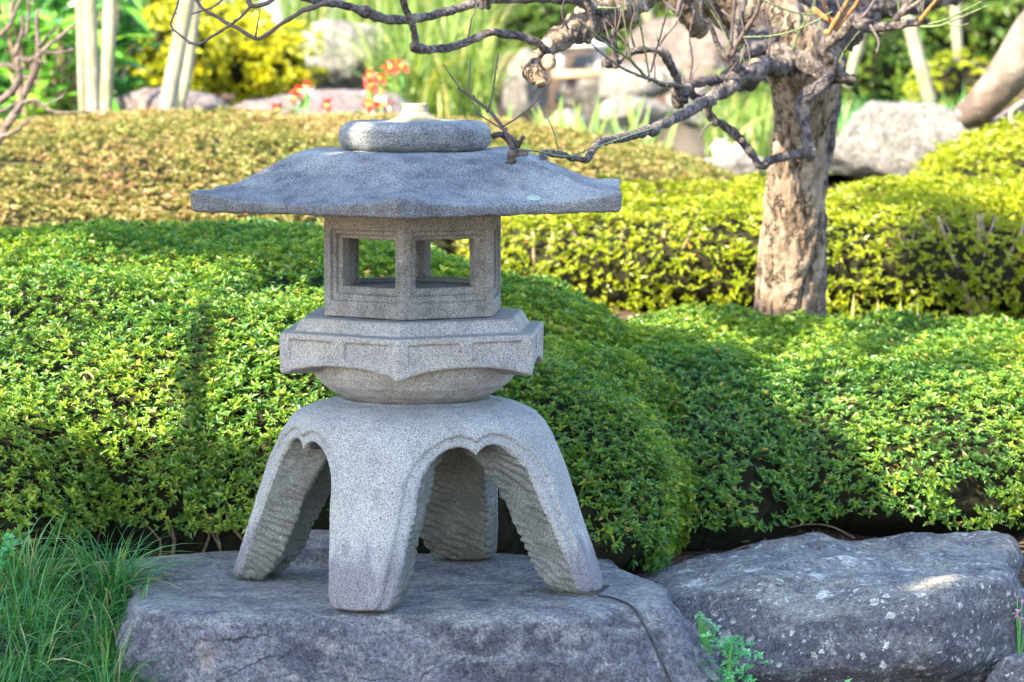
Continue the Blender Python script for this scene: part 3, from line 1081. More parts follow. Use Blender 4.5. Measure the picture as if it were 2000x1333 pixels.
def hedge(name, label, cat, mounds, mat, spacing, leaf, nleaf, seed, lump=.03, lfreq=4., gaps=0., layers=(0., -.02, -.045), zmin=None,
          back=-.05, wide=.42, avoid_lantern=False, group=None, cull_front=True, up=.5, core=.9, gap_low=0.):
    g = np.random.default_rng(seed)
    c0 = np.array(mounds[0][0])
    o = empty(name, (c0[0], c0[1], ground_at(c0[0], c0[1])), label, cat, group)
    Vs, Fs, Ts, nv = [], [], [], 0
    cores = []
    for mi, md in enumerate(mounds):
        N = int(sup_area(md[1]) / spacing ** 2)
        for li, lay in enumerate(layers):
            p, n = sup_sample(md, int(N * (1, .6, .4)[li]), g)
            keep = np.ones(len(p), bool)
            tocam = CAMP - p
            tocam /= np.linalg.norm(tocam, axis=1, keepdims=True)
            keep &= (n * tocam).sum(1) > back
            if zmin is not None:
                zl = zmin + .02 * vnoise(p * 9, seed + 3)
                keep &= (p[:, 2] > zl) | ((p[:, 0] < -.86) & avoid_lantern)
            keep &= p[:, 2] > ground_z(p[:, 0], p[:, 1]) - .01
            for mj, m2 in enumerate(mounds):
                if mj != mi:
                    keep &= sup_val(m2, p) > .96
            ln = fbm(p * lfreq, 3, seed)
            gn = vnoise(p * 13, seed + 5) * .6 + vnoise(p * 27, seed + 6) * .4
            thr = .55 - gaps
            if gap_low:
                thr = thr - gap_low * (1 - sstep(zmin if zmin is not None else 0, (zmin or 0) + .25, p[:, 2]))
            keep &= gn < thr
            p = p + n * (lump * ln + lay + g.normal(0, .006, len(p)))[:, None]
            px = p[:, 0] / (p[:, 1] + CAM_D) * FPX + 1000
            keep &= (px > -170) & (px < 2170)
            if avoid_lantern:
                rr_ = np.hypot(p[:, 0] - LX, p[:, 1])
                keep &= ~((rr_ < .47) & (p[:, 2] < .42)) & ~((rr_ < .36) & (p[:, 2] < .6)) & ~((p[:, 1] < .43) & (p[:, 0] < .33) & (p[:, 0] > -.72) & (p[:, 2] < .012))
            p, n, ln = p[keep], n[keep], ln[keep]
            ax_ = n * (1 - up) + np.array([0, 0, up]) + g.normal(0, .22, p.shape)
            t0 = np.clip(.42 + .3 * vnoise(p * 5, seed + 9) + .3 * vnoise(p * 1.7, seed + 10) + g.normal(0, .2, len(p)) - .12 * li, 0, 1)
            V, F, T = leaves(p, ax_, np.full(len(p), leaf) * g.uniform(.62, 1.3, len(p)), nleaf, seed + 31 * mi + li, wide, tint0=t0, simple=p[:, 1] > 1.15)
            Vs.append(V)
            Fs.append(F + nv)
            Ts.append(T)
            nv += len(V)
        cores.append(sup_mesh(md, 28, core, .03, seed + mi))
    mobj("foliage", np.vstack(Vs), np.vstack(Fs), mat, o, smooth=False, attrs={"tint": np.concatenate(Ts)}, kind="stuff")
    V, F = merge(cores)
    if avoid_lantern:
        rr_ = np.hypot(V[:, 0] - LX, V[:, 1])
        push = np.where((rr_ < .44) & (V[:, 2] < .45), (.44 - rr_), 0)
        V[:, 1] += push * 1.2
    mobj("shade_core", V, F, M_CORE, o, attrs=None, kind="stuff" if len(mounds) > 1 else None)  # dark core added to block light and stand for the inner shade
    return o


def stems(parent, spots, mat, seed, rmin=.004, rmax=.009, fork=3):
    """bare stems rising from the soil into the leaves: each its own part"""
    g = np.random.default_rng(seed)
    for (x, y, h) in spots:
        z = ground_at(x, y)
        for f in range(g.integers(1, fork + 1)):
            a = g.uniform(0, 6.28)
            lean = g.uniform(.1, .55) * h
            r = g.uniform(rmin, rmax)
            p = [[x, y, z - .02, r * 1.2], [x + lean * .35 * math.cos(a) + g.normal(0, .008), y + lean * .3 * math.sin(a), z + h * .4, r],
                 [x + lean * .75 * math.cos(a) + g.normal(0, .012), y + lean * .6 * math.sin(a), z + h * .75, r * .8], [x + lean * 1.2 * math.cos(a), y + lean * math.sin(a), z + h * 1.1, r * .6]]
            V, F = tube(p, 6, .03, .12, 50, seed=int(g.integers(99)))
            mobj("stem", V, F, mat, parent)


def mound(px, py_top, d, wpx, depth, zbot, e=2.4):
    """mound whose crest shows at py_top"""
    top = P(px, py_top, d)
    cz = zbot
    return ((top[0], top[1], cz), (wpx / FPX * d, depth, top[2] - cz), e)


h1 = hedge("azalea_hedge", "large dark green clipped azalea mound behind and left of the lantern", "hedge",
           [((-.78, 1.75, .06), (.98, 1.32, .515), 2.5), ((-1.17, .62, .02), (.36, .42, .30), 2.6), ((-.35, 1.0, .06), (.5, .62, .42), 2.5), ((-.12, 1.8, .05), (.50, .85, .41), 2.2)], M_AZ1,
           .0165, .0172, 7, 101, avoid_lantern=True, zmin=.05, gaps=.02, gap_low=.3)
h2 = hedge("azalea_hedge", "rounded blue-green azalea mound just right of the lantern legs", "hedge",
           [((.05, .95, .08), (.335, .62, .275), 2.5), ((.12, .80, .06), (.245, .50, .2), 2.6)], M_AZ1, .016, .0172, 7, 102, lump=.04, avoid_lantern=True, zmin=-.05)
h3 = hedge("azalea_hedge", "low spreading azalea mound behind the lichen rock, half in sun", "hedge",
           [((.95, 1.82, .075), (.95, 1.02, .25), 2.5), ((1.75, 1.7, .06), (.55, .8, .25), 2.5), ((.40, 1.45, .05), (.40, .72, .29), 2.3), ((.48, 2.15, .08), (.40, .62, .255), 2.3)], M_AZ1, .0168, .0172, 7, 103, zmin=.0, gaps=.03, gap_low=.25)
h4 = hedge("azalea_hedge", "tall sunlit yellow-green azalea hedge behind the plum trunk, stems bare below", "hedge",
           [((1.0, 3.9, .37), (1.15, .75, .19), 3.2), ((2.2, 3.6, .38), (.6, .7, .24), 3.0)], M_AZ2, .0235, .021, 6, 104, zmin=.225, gaps=-.2, lump=.035, gap_low=.35, layers=(0, -.03, -.06))
h5 = hedge("azalea_hedge", "olive-gold azalea mound rising at the right edge below the leaning tree", "hedge",
           [((1.78, 5.0, .4), (.50, .8, .34), 2.3)], M_AZ2, .03, .025, 6, 105, lump=.03)
h6 = hedge("azalea_hedge", "wide bronze-brown azalea dome behind the lantern roof", "hedge",
           [((-.85, 5.2, .36), (1.75, 1.75, .37), 2.2), ((-1.2, 4.6, .36), (1.1, 1.2, .26), 2.5)], M_AZ3, .027, .022, 6, 106, lump=.02, lfreq=3, layers=(0, -.02), gaps=.02, wide=.42)

g = np.random.default_rng(9)
stems(h4, [(g.uniform(.0, 2.2), 3.25 + g.uniform(0, .25), .22) for _ in range(24)] + [(1.32 + g.normal(0, .02), 3.2, .28) for _ in range(5)], M_STEM, 1)
stems(h3, [(g.uniform(.35, 1.25), 1.05 + g.uniform(0, .15), .12) for _ in range(16)], M_DSTEM, 2, .003, .007)
stems(h1, [(g.uniform(-1.0, -.45), .50 + g.uniform(0, .1), .13) for _ in range(16)], M_STEM, 3, .003, .006)
for k_ in range(13):        # low trailing twigs over the soil behind the lichen rock
    x0 = g.uniform(.32, 1.1)
    y0 = .85 + g.uniform(-.1, .15)
    a = g.uniform(-.5, .5) + (math.pi if g.random() < .5 else 0)
    L = g.uniform(.08, .2)
    p = []
    for t in np.linspace(0, 1, 5):
        x, y = x0 + L * t * math.cos(a), y0 + L * t * math.sin(a) * .5 + .01 * math.sin(5 * t)
        p.append([x, y, ground_at(x, y) + .008 + .010 * math.sin(t * 3) + g.normal(0, .004), .0028 * (1 - .6 * t)])
    V, F = tube(p, 6, .02, .1, 60)
    mobj("trailing_stem", V, F, M_STEM, h3)

# litter of dry leaves on the soil under the hedges
n_ = 2600
lp = np.stack([g.uniform(-1.3, 1.6, n_), g.uniform(.38, 1.4, n_), np.zeros(n_)], 1)
lp[:, 2] = ground_z(lp[:, 0], lp[:, 1]) + .018 * fbm(np.stack([lp[:, 0], lp[:, 1], lp[:, 0] * 0], 1) * 6, 4, 5) + .03 * fbm(np.stack([lp[:, 0], lp[:, 1], lp[:, 0] * 0], 1) * 1.1, 2, 9) + .004
V, F, T = leaves(lp, np.tile([0, 0, 1.], (n_, 1)) + g.normal(0, .3, lp.shape), g.uniform(.008, .02, n_), 2, 77, .4, (1.2, 1.5))
mobj("leaf_litter", V, F, leafmat("dry_leaf_litter", [(0, (.05, .03, .02)), (.5, (.13, .075, .04)), (1, (.26, .15, .08))], .1, .7), attrs={"tint": T}, smooth=False, kind="stuff")

# ------------------------------------------------------------------ plum tree
TD = 10.0
tree = empty("plum_tree", tuple(P(1540, 665, TD)), "old pruned plum tree with bare crooked branches reaching over the lantern", "tree")


def px_path(pts, d0, d1=None):
    pts = np.array(pts, float)
    L = np.concatenate([[0], np.cumsum(np.hypot(*np.diff(pts[:, :2], axis=0).T))])
    L /= L[-1]
    d1 = d0 if d1 is None else d1
    out = []
    for (x, y, r), t in zip(pts, L):
        d = d0 + (d1 - d0) * t
        out.append([*P(x, y, d), r * d / FPX])
    return np.array(out)


def trunk_bark(pos, th, c):
    # plates and vertical furrows
    s = pos * np.array([1, 1, .2])
    rg = 1 - np.abs(vnoise(s * 42 + .25 * vnoise(pos * 30, 3)[..., None], 41))
    rg2 = 1 - np.abs(vnoise(s * 85, 43))
    return -.011 * sstep(.80, .98, rg) - .004 * sstep(.8, 1., rg2) + .004 * fbm(pos * np.array([34, 34, 18]), 4, 44) + .004 * fbm(pos * 7, 2, 45)


tp = px_path([(1538, 720, 74), (1540, 650, 68), (1543, 540, 67), (1550, 430, 61), (1556, 330, 55), (1566, 240, 56), (1572, 175, 66), (1562, 120, 76), (1530, 70, 74), (1480, 30, 70), (1420, -10, 62), (1370, -60, 56), (1340, -130, 50)], 10.0, 9.6)
V, F = tube(tp, 84, .008, bark=trunk_bark)
trk = mobj("trunk", V, F, M_TRUNK, tree)
# raised dark strip added for the shade along the trunk's right side
rp = px_path([(1596, 660, 16), (1600, 540, 14), (1602, 430, 12), (1604, 350, 12), (1618, 270, 14), (1628, 200, 14), (1622, 140, 16)], 9.98, 9.95)
V, F = tube(rp, 24, .008, .25, 30, seed=8)
mobj("trunk_shade_strip", V, F, M_BRANCH, trk)

BR = [  # (points, start depth, end depth, material, roughness)
    ([(1570, 150, 50), (1620, 75, 44), (1700, 25, 36), (1790, 5, 30), (1880, -25, 26), (1960, -70, 22)], 10.0, 10.6, M_BRANCH, .18),
    ([(1330, -80, 40), (1275, -20, 38), (1215, 25, 36), (1160, 45, 30), (1110, 65, 24), (1078, 88, 20), (1060, 112, 16), (1046, 130, 18)], 9.4, 8.6, M_TRUNK, .16),
    ([(1480, 128, 26), (1510, 113, 24), (1548, 118, 22), (1585, 135, 19), (1608, 152, 17), (1600, 168, 13), (1578, 188, 14), (1568, 212, 14), (1572, 240, 12), (1577, 268, 12), (1581, 290, 11), (1590, 300, 9), (1565, 301, 9), (1535, 304, 9), (1505, 314, 9), (1483, 325, 8), (1468, 305, 8), (1445, 272, 9), (1415, 246, 9), (1392, 236, 9), (1381, 222, 8), (1384, 203, 8), (1396, 182, 9), (1405, 166, 9)], 9.55, 9.1, M_BRANCH, .2),
    ([(1545, 122, 22), (1490, 132, 18), (1450, 152, 15), (1410, 176, 13), (1370, 206, 11), (1330, 227, 10.5), (1285, 249, 10), (1240, 266, 9.5), (1200, 272, 9), (1172, 279, 8), (1155, 297, 7), (1143, 314, 6.5), (1120, 308, 6), (1092, 303, 6.5), (1066, 301, 7.5), (1052, 320, 7), (1032, 322, 6.5), (1006, 320, 6.5), (990, 321, 5)], 9.5, 7.32, M_BRANCH, .17),
    ([(1003, 318, 7), (998, 303, 10), (1006, 288, 10), (995, 272, 7.5), (982, 262, 6.5), (968, 264, 5.5), (961, 268, 4.5)], 7.30, 7.26, M_BRANCH, .16),
    ([(1000, 300, 8), (1015, 302, 7), (1028, 300, 7)], 7.28, 7.24, M_BRANCH, .2),
    ([(1440, 156, 16), (1405, 160, 11), (1372, 158, 9), (1350, 166, 9), (1338, 178, 10), (1334, 192, 12)], 9.2, 8.9, M_BRANCH, .22),
    ([(1326, 208, 12), (1318, 185, 11), (1320, 160, 8), (1312, 132, 8), (1297, 107, 8.5), (1275, 99, 7), (1248, 96, 7), (1220, 110, 6.5), (1206, 124, 7), (1192, 126, 9), (1180, 122, 9)], 8.95, 8.7, M_BRANCH, .18),
    ([(1204, 132, 7), (1201, 105, 6.5), (1199, 80, 6), (1198, 58, 4.5)], 8.7, 8.66, M_BRANCH, .12),
    ([(1200, 92, 6), (1183, 78, 6.5), (1165, 68, 7), (1158, 40, 7), (1150, 10, 7), (1132, -25, 8)], 8.7, 8.6, M_BRANCH, .14),
    ([(1180, 20, 14), (1120, -2, 12), (1040, -3, 9), (960, 0, 9), (905, 12, 10), (860, 27, 10), (805, 38, 10), (760, 38, 10), (715, 25, 9.5), (675, 10, 9), (640, 3, 9), (600, -2, 8), (560, -15, 7)], 8.9, 8.2, M_BRANCH, .16),
    ([(1070, 108, 8), (1056, 88, 8), (1040, 76, 8), (1005, 71, 8), (975, 65, 8), (962, 62, 9), (940, 71, 8), (900, 85, 8), (860, 95, 8), (830, 97, 8.5), (808, 95, 9), (810, 80, 7), (808, 58, 7), (800, 35, 7), (790, 12, 7), (782, -25, 7)], 8.55, 8.2, M_BRANCH, .13),
    ([(640, 4, 6), (606, 16, 5.5), (575, 32, 5), (545, 52, 4.5), (520, 70, 4.5), (499, 74, 4.5), (470, 60, 4), (430, 36, 3.8), (400, 20, 3.8), (375, -12, 3.5)], 8.2, 8.3, M_TWIG, .1),
    ([(545, -12, 5), (522, 6, 5), (492, 13, 5), (482, -15, 5)], 8.2, 8.2, M_TWIG, .1),
    ([(490, 13, 3.5), (462, 40, 3), (420, 68, 3), (384, 88, 2.8), (352, 68, 2.4), (334, 49, 2.2), (346, 15, 2.2), (352, -15, 2)], 8.2, 8.3, M_TWIG, .08),
    ([(374, 28, 1.6), (400, 20, 1.8), (420, 12, 1.8), (440, -6, 1.8)], 8.25, 8.25, M_TWIG, .05),
    ([(1455, 152, 12), (1432, 125, 9), (1408, 98, 6.5), (1395, 68, 5), (1384, 48, 4.5), (1371, 30, 4.5), (1374, -20, 4.5)], 9.1, 9.0, M_BRANCH, .1),
    ([(1422, 112, 6), (1427, 90, 5.5), (1430, 60, 3.2), (1437, -15, 3)], 9.05, 9.0, M_TWIG, .06),
    ([(1428, 86, 3), (1408, 45, 2.6), (1380, -8, 2.2)], 9.05, 9.0, M_TWIG, .06),
    ([(1428, 110, 6), (1444, 80, 5), (1465, 45, 4.6), (1494, -12, 4.6)], 9.05, 8.95, M_TWIG, .06),
    ([(1452, 73, 1.8), (1500, 71, 1.7), (1545, 62, 1.6), (1600, 38, 1.4), (1626, 22, 1.1)], 8.95, 8.9, M_GTWIG, .04),
    ([(1478, -4, 1.8), (1520, 14, 1.8), (1560, 26, 1.8), (1596, 29, 1.8)], 8.95, 9.0, M_GTWIG, .04),
    ([(1666, 158, 12), (1645, 156, 14), (1628, 140, 13), (1618, 115, 13), (1606, 96, 15), (1626, 80, 14), (1650, 62, 16), (1668, 42, 14), (1690, 54, 11), (1722, 55, 9.5), (1760, 46, 9), (1795, 42, 8), (1816, 42, 6)], 9.5, 9.3, M_BRANCH, .2),
    ([(1600, 165, 10), (1622, 160, 9), (1640, 156, 9)], 9.5, 9.5, M_BRANCH, .2),
    ([(1618, 66, 5), (1632, 42, 5), (1650, 12, 4.6), (1664, -15, 4.4)], 9.35, 9.3, M_YTWIG, .06),
    ([(1632, 60, 5), (1650, 36, 4.8), (1668, 12, 4.4), (1684, -15, 4.2)], 9.35, 9.3, M_YTWIG, .06),
    ([(1622, 42, 3.4), (1612, 15, 3), (1602, -15, 3)], 9.35, 9.3, M_YTWIG, .05),
    ([(1630, 45, 5), (1608, 32, 6), (1592, 22, 7), (1588, 16, 6)], 9.4, 9.4, M_YTWIG, .1),
    ([(1643, 28, 2), (1632, -10, 2)], 9.3, 9.3, M_TWIG, 0),
    ([(1740, 52, 6), (1756, 32, 6.5), (1772, 12, 6.5), (1790, -15, 6)], 9.35, 9.3, M_BRANCH, .1),
    ([(1760, 30, 4.5), (1785, 10, 4.2), (1815, -12, 4)], 9.3, 9.25, M_BRANCH, .1),
    ([(1797, 42, 5), (1812, 22, 4.5), (1836, -10, 4)], 9.3, 9.25, M_YTWIG, .06),
    ([(1797, 34, 1.8), (1791, 5, 1.6)], 9.3, 9.3, M_TWIG, 0),
    ([(1800, 30, 1.8), (1806, -8, 1.6)], 9.3, 9.3, M_TWIG, 0),
    ([(1798, 53, 3.4), (1840, 49, 2.6), (1880, 33, 2.2), (1928, 12, 1.6)], 9.3, 9.2, M_GTWIG, .04),
    ([(1812, 48, 2.4), (1850, 38, 2.2), (1890, 18, 2), (1918, 3, 1.4)], 9.3, 9.2, M_GTWIG, .04),
    ([(1682, 37, 3), (1700, 14, 2.8), (1714, -10, 2.6)], 9.3, 9.3, M_TWIG, .04),
    ([(1002, 292, 4), (992, 268, 4.2), (978, 245, 4), (955, 217, 3.6), (925, 192, 3.2), (894, 173, 3)], 7.26, 7.25, M_TWIG, .07),
    ([(903, 178, 2.6), (886, 155, 2.2), (866, 126, 1.8)], 7.25, 7.24, M_GTWIG, .05),
    ([(913, 185, 2.4), (917, 150, 2), (919, 115, 1.6)], 7.25, 7.24, M_GTWIG, .05),
    ([(955, 214, 2.6), (963, 175, 2.1), (973, 104, 1.7)], 7.25, 7.22, M_GTWIG, .05),
    ([(982, 248, 2), (1015, 227, 1.7), (1048, 197, 1.5), (1077, 158, 1.1)], 7.25, 7.2, M_TWIG, .05),
    ([(1014, 279, 2.4), (985, 256, 2), (955, 236, 1.8), (927, 220, 1.6)], 7.24, 7.22, M_TWIG, .05),
    ([(935, 224, 1.6), (928, 208, 1.5), (922, 198, 1.2)], 7.22, 7.22, M_TWIG, .05),
    ([(1010, 292, 1.9), (1050, 296, 1.9), (1108, 306, 1.9), (1160, 289, 1.8), (1240, 262, 1.6), (1290, 246, 1.2)], 7.22, 8.05, M_GTWIG, .03),
    ([(1010, 288, 5), (1016, 278, 4), (1022, 268, 4.4)], 7.25, 7.22, M_BRANCH, .1),
    ([(1345, 175, 6), (1325, 167, 4.6), (1295, 165, 4), (1262, 150, 3.4), (1228, 116, 2.6), (1175, 78, 2), (1128, 40, 1.5)], 8.95, 8.4, M_GTWIG, .05),
    ([(1330, 168, 4), (1290, 162, 4), (1250, 148, 3.2), (1210, 130, 2.2), (1175, 105, 1.6), (1149, 79, 1.2)], 8.9, 8.45, M_TWIG, .05),
    ([(1232, 116, 1.8), (1226, 80, 1.6), (1218, 30, 1.4), (1217, -12, 1.4)], 8.7, 8.65, M_GTWIG, .04),
    ([(1268, 150, 2.2), (1258, 90, 2), (1245, 24, 1.8)], 8.65, 8.6, M_GTWIG, .04),
    ([(1271, 142, 2.2), (1282, 100, 1.9), (1298, 40, 1.7), (1310, -10, 1.6)], 8.65, 8.6, M_TWIG, .04),
    ([(1340, 160, 8), (1360, 190, 7), (1395, 188, 7), (1420, 168, 8)], 9.0, 9.1, M_BRANCH, .12),
    ([(1470, 150, 24), (1440, 150, 20), (1425, 168, 14)], 9.35, 9.2, M_BRANCH, .25),
    ([(1322, 30, 4), (1328, 5, 4.5), (1334, -20, 4)], 8.9, 8.9, M_TWIG, .05),
    ([(1328, 28, 3), (1305, 12, 3), (1292, -10, 3)], 8.9, 8.9, M_TWIG, .05),
    ([(1166, 15, 3), (1200, 16, 1.6), (1225, 10, 1.4), (1240, -4, 1.2)], 8.6, 8.6, M_GTWIG, .03),
    ([(940, 18, 6), (942, -2, 6), (945, -25, 6)], 8.4, 8.4, M_BRANCH, .1),
    ([(952, 14, 7), (951, -4, 7), (952, -25, 7)], 8.35, 8.3, M_BRANCH, .1),
    ([(1500, -60, 40), (1540, -20, 44), (1580, 40, 46), (1590, 110, 44)], 10.15, 10.1, M_BRANCH, .15),
    ([(1370, 60, 20), (1345, 20, 24), (1330, -20, 26), (1310, -70, 28)], 9.6, 9.5, M_TRUNK, .14),
    ([(1500, 75, 26), (1460, 95, 16), (1435, 125, 12), (1425, 150, 8)], 9.6, 9.3, M_BRANCH, .2),
    ([(1395, 236, 3), (1378, 250, 2.2), (1366, 268, 1.4)], 9.15, 9.1, M_TWIG, .04),
    ([(1240, 96, 2.6), (1232, 60, 2.2), (1240, 20, 1.8), (1236, -10, 1.6)], 8.8, 8.75, M_TWIG, .04),
    ([(1345, 165, 3), (1352, 120, 2.4), (1347, 70, 2), (1356, 20, 1.6)], 9.0, 8.95, M_TWIG, .04),
    ([(1500, 112, 3), (1506, 70, 2.2), (1498, 30, 1.8), (1510, -10, 1.6)], 9.3, 9.25, M_TWIG, .04),
    ([(1548, 100, 3), (1562, 60, 2.2), (1584, 20, 1.8), (1596, -12, 1.5)], 9.35, 9.3, M_GTWIG, .04),
    ([(1110, 58, 3), (1098, 30, 2.2), (1104, -10, 1.8)], 8.7, 8.65, M_TWIG, .04),
    ([(1410, 20, 3), (1440, 50, 2.4), (1462, 92, 2)], 9.2, 9.15, M_TWIG, .04),
    ([(1455, -10, 8), (1440, 40, 9), (1428, 90, 8), (1440, 140, 10)], 9.5, 9.35, M_BRANCH, .16),
    ([(1700, 50, 3), (1716, 80, 2), (1712, 104, 1.3)], 9.3, 9.25, M_TWIG, .04),
    ([(1850, 45, 2), (1868, 52, 1.5), (1892, 46, 1)], 9.25, 9.2, M_GTWIG, .04),
    ([(1282, 98, 2.6), (1300, 70, 2.2), (1322, 45, 1.8), (1336, 8, 1.5)], 8.85, 8.8, M_TWIG, .04),
]
for bi, (pts, d0, d1, mt, rg_) in enumerate(BR):
    rmax = max(p[2] for p in pts)
    A = px_path(pts, d0, d1)
    step = .006 if rmax > 6 else .008
    seg = 40 if rmax > 20 else (22 if rmax > 8 else (14 if rmax > 4 else 8))
    bk = None
    if rmax > 5.5:
        bk = (lambda sd: (lambda pos, th, c: c[:, 3][:, None] * (.22 * np.maximum(vnoise(pos * 60, sd), 0) ** 2 * 1.6 + .12 * vnoise(pos * 25, sd + 1))))(bi)
    V, F = tube(A, seg, step, rg_ * 1.35, 70 if rmax > 6 else 120, bark=bk, seed=bi, kink=.5 if rmax > 2.6 else .35)
    bo = mobj("branch" if rmax > 4.4 else "twig", V, F, mt, tree)
    if 5.9 < rmax < 25 and bi > 2 and d0 > 8.1:      # upright one-year shoots
        cs = catmull(np.array([[x_, y_, r_] for x_, y_, r_ in pts], float), 14)
        gs = np.random.default_rng(900 + bi)
        for q in range(2):
            x_, y_, r_ = cs[int(gs.integers(1, len(cs) - 1))]
            dd_ = d0 + (d1 - d0) * .5
            Ls, lean = gs.uniform(35, 120), gs.normal(0, .35)
            sp_ = [(x_, y_ - r_ * .4, 1.9), (x_ + lean * Ls * .4 + gs.normal(0, 3), y_ - Ls * .5, 1.5), (x_ + lean * Ls, y_ - Ls, .9)]
            Vs_, Fs_ = tube(px_path(sp_, dd_), 7, .008, .05, 120, seed=q, kink=.5)
            mobj("twig", Vs_, Fs_, M_TWIG if gs.random() < .6 else M_GTWIG, tree)
    # buds along the thin shoots
    if rmax <= 4.4:
        c = catmull(A, .012)
        gq = np.random.default_rng(bi)
        bp = []
        for q in range(3, len(c) - 1, 3):
            t = c[q + 1 if q + 1 < len(c) else q, :3] - c[q, :3]
            t = t / (np.linalg.norm(t) + 1e-9)
            sd = np.cross(t, gq.normal(size=3))
            sd /= np.linalg.norm(sd) + 1e-9
            r = c[q, 3]
            bp.append(tube([[*(c[q, :3] + sd * r * .6), r * .7], [*(c[q, :3] + sd * (r + .0018) + t * .002), r * .55], [*(c[q, :3] + sd * (r + .0025) + t * .005), .0003]], 6, .002))
        if bp:
            V, F = merge(bp)
            mobj("bud", V, F, mt, bo, kind="stuff")
# swollen pruned burr with two saw cuts at the branch end
bs_ = [(1064, 102, 14, 8.6), (1052, 116, 17, 8.57), (1042, 130, 21, 8.55), (1034, 142, 15, 8.52), (1048, 148, 15, 8.52), (1070, 122, 14, 8.5), (1058, 158, 11, 8.5), (1027, 128, 12, 8.55), (1040, 154, 10, 8.52)]
bc_ = [(P(x_, y_, d_), r_ * d_ / FPX) for x_, y_, r_, d_ in bs_]


def f_burr(X, Y, Z):
    v = np.stack([-(np.sqrt((X - c_[0]) ** 2 + (Y - c_[1]) ** 2 + (Z - c_[2]) ** 2) - r_) for c_, r_ in bc_], 0)
    mx = v.max(0)
    return -(mx + .004 * np.log(np.exp((v - mx) / .004).sum(0)))


bcen = bc_[2][0]
V, F = nets(f_burr, bcen - .075, bcen + .075, .002)
N = vnormals(V, F)
V = V + N * (.003 * fbm(V * 55, 4, 71) - .004 * np.abs(fbm(V * 30, 3, 72)) + .001)[:, None]
burr = mobj("burr", V, F, M_TRUNK, tree)


def disc(c, nrm, r, name, mat, parent):
    nrm = np.array(nrm, float) / np.linalg.norm(nrm)
    u = np.cross(nrm, [0, 0, 1.])
    u /= np.linalg.norm(u)
    v = np.cross(nrm, u)
    th = np.linspace(0, 2 * np.pi, 16, endpoint=False)
    ring = np.array(c) + np.outer(np.cos(th), u) * r + np.outer(np.sin(th), v) * r
    ring2 = ring - nrm * r * .4
    V = np.vstack([ring, ring2, [np.array(c) + nrm * r * .04]])
    i = np.arange(16)
    F = np.stack([i, (i + 1) % 16, 16 + (i + 1) % 16, 16 + i], 1)
    j = np.arange(0, 16, 2)
    F = np.vstack([F, np.stack([np.full_like(j, 32), (j + 2) % 16, (j + 1) % 16, j], 1)])
    return mobj(name, V, F, mat, parent)


disc(P(1072, 125, 8.36), (.15, -1, .2), .0125, "saw_cut", M_CUT, burr)
disc(P(1058, 166, 8.47), (.2, -.6, -.9), .0125, "saw_cut", M_CUT, burr)
disc(P(1475, 127, 9.26), (-.25, -1, .1), .0165, "saw_cut", M_CUT, tree)
disc(P(1615, 64, 9.24), (-.3, -1, -.1), .0075, "saw_cut", M_YTWIG, tree)

# ------------------------------------------------------------------ leaning tree at the right edge
lt = empty("leaning_tree", tuple(P(1895, 240, 12.6)), "pale leaning trunk entering from the right edge above the olive mound", "tree")
V, F = tube(px_path([(1880, 232, 26), (1920, 205, 34), (1965, 150, 40), (2010, 80, 42), (2060, 0, 44), (2120, -120, 44)], 12.7, 12.4), 40, .02, .08, 18)
mobj("trunk", V, F, barkmat("leaning_bark", (.075, .055, .05), (.125, .095, .082), (.22, .19, .17), .35, .6, (.32, .29, .26)), lt)
V, F = tube(px_path([(1925, 245, 12), (1960, 235, 14), (2010, 205, 16), (2080, 150, 18)], 12.8, 12.8), 16, .02, .12, 18)
mobj("lower_limb", V, F, barkmat("dark_limb_bark", (.1, .075, .11), (.16, .12, .17), (.2, .16, .2), 1., 1., (.22, .18, .2)), lt)
V, F = tube(px_path([(1998, 200, 6), (1978, 215, 5), (1974, 232, 5), (1990, 252, 5), (2010, 262, 5)], 12.4, 12.4), 10, .02, .1, 18)
mobj("curled_shoot", V, F, M_POLE, lt)

# ------------------------------------------------------------------ pale support poles
GP = "pale support poles behind the hedges"
poles = [([(163, 262, 8), (158, 100, 8), (152, -80, 8)], 14.2, "thin shaded pole, leftmost of the upright three at upper left"),
         ([(184, 270, 14), (178, 100, 14.5), (172, -80, 15)], 13.9, "thickest straight pale pole, middle of the upright three at upper left"),
         ([(204, 262, 12), (212, 100, 13), (219, -80, 13)], 14.1, "pale upright pole nearest the golden shrub, right of its two neighbours"),
         ([(318, 250, 15), (345, 110, 16), (380, -80, 17)], 14.0, "front leaning pale pole against the golden shrub"),
         ([(342, 250, 9), (368, 120, 13), (388, -80, 14)], 14.2, "shaded pole crossing behind the leaning front pole"),
         ([(1655, 170, 9), (1676, 90, 11), (1706, -40, 12)], 17.5, "pole leaning right between the plum trunk and the far hedge"),
         ([(1820, 212, 15), (1793, 110, 14), (1755, -40, 14)], 16.6, "thick pale pole leaning left above the long block rock"),
         ([(1872, 118, 10), (1868, 50, 10), (1864, -40, 10)], 20.5, "far upright pale pole in front of the dark shrubs at upper right"),
         ([(1340, 60, 6), (1275, 45, 10), (1262, -40, 12)], 22.0, "far cream pole behind the brown rock slab")]
for pts, d, lab in poles:
    A = px_path(pts, d)
    if "far cream" in lab:
        A = px_path([(1270, 50, 12), (1262, 10, 12), (1255, -60, 12)], d)
    V, F = tube(A, 20, .05, .05, 6)
    tag(mobj("support_pole", V, F, M_POLE, origin=A[0, :3]), lab, "pole", GP)

# far pale stone bench-lantern across the pond and the plank before it
sl = empty("small_stone_lantern", tuple(P(1130, 145, 19.0)), "small pale stone lantern across the pond with an open front", "stone lantern")


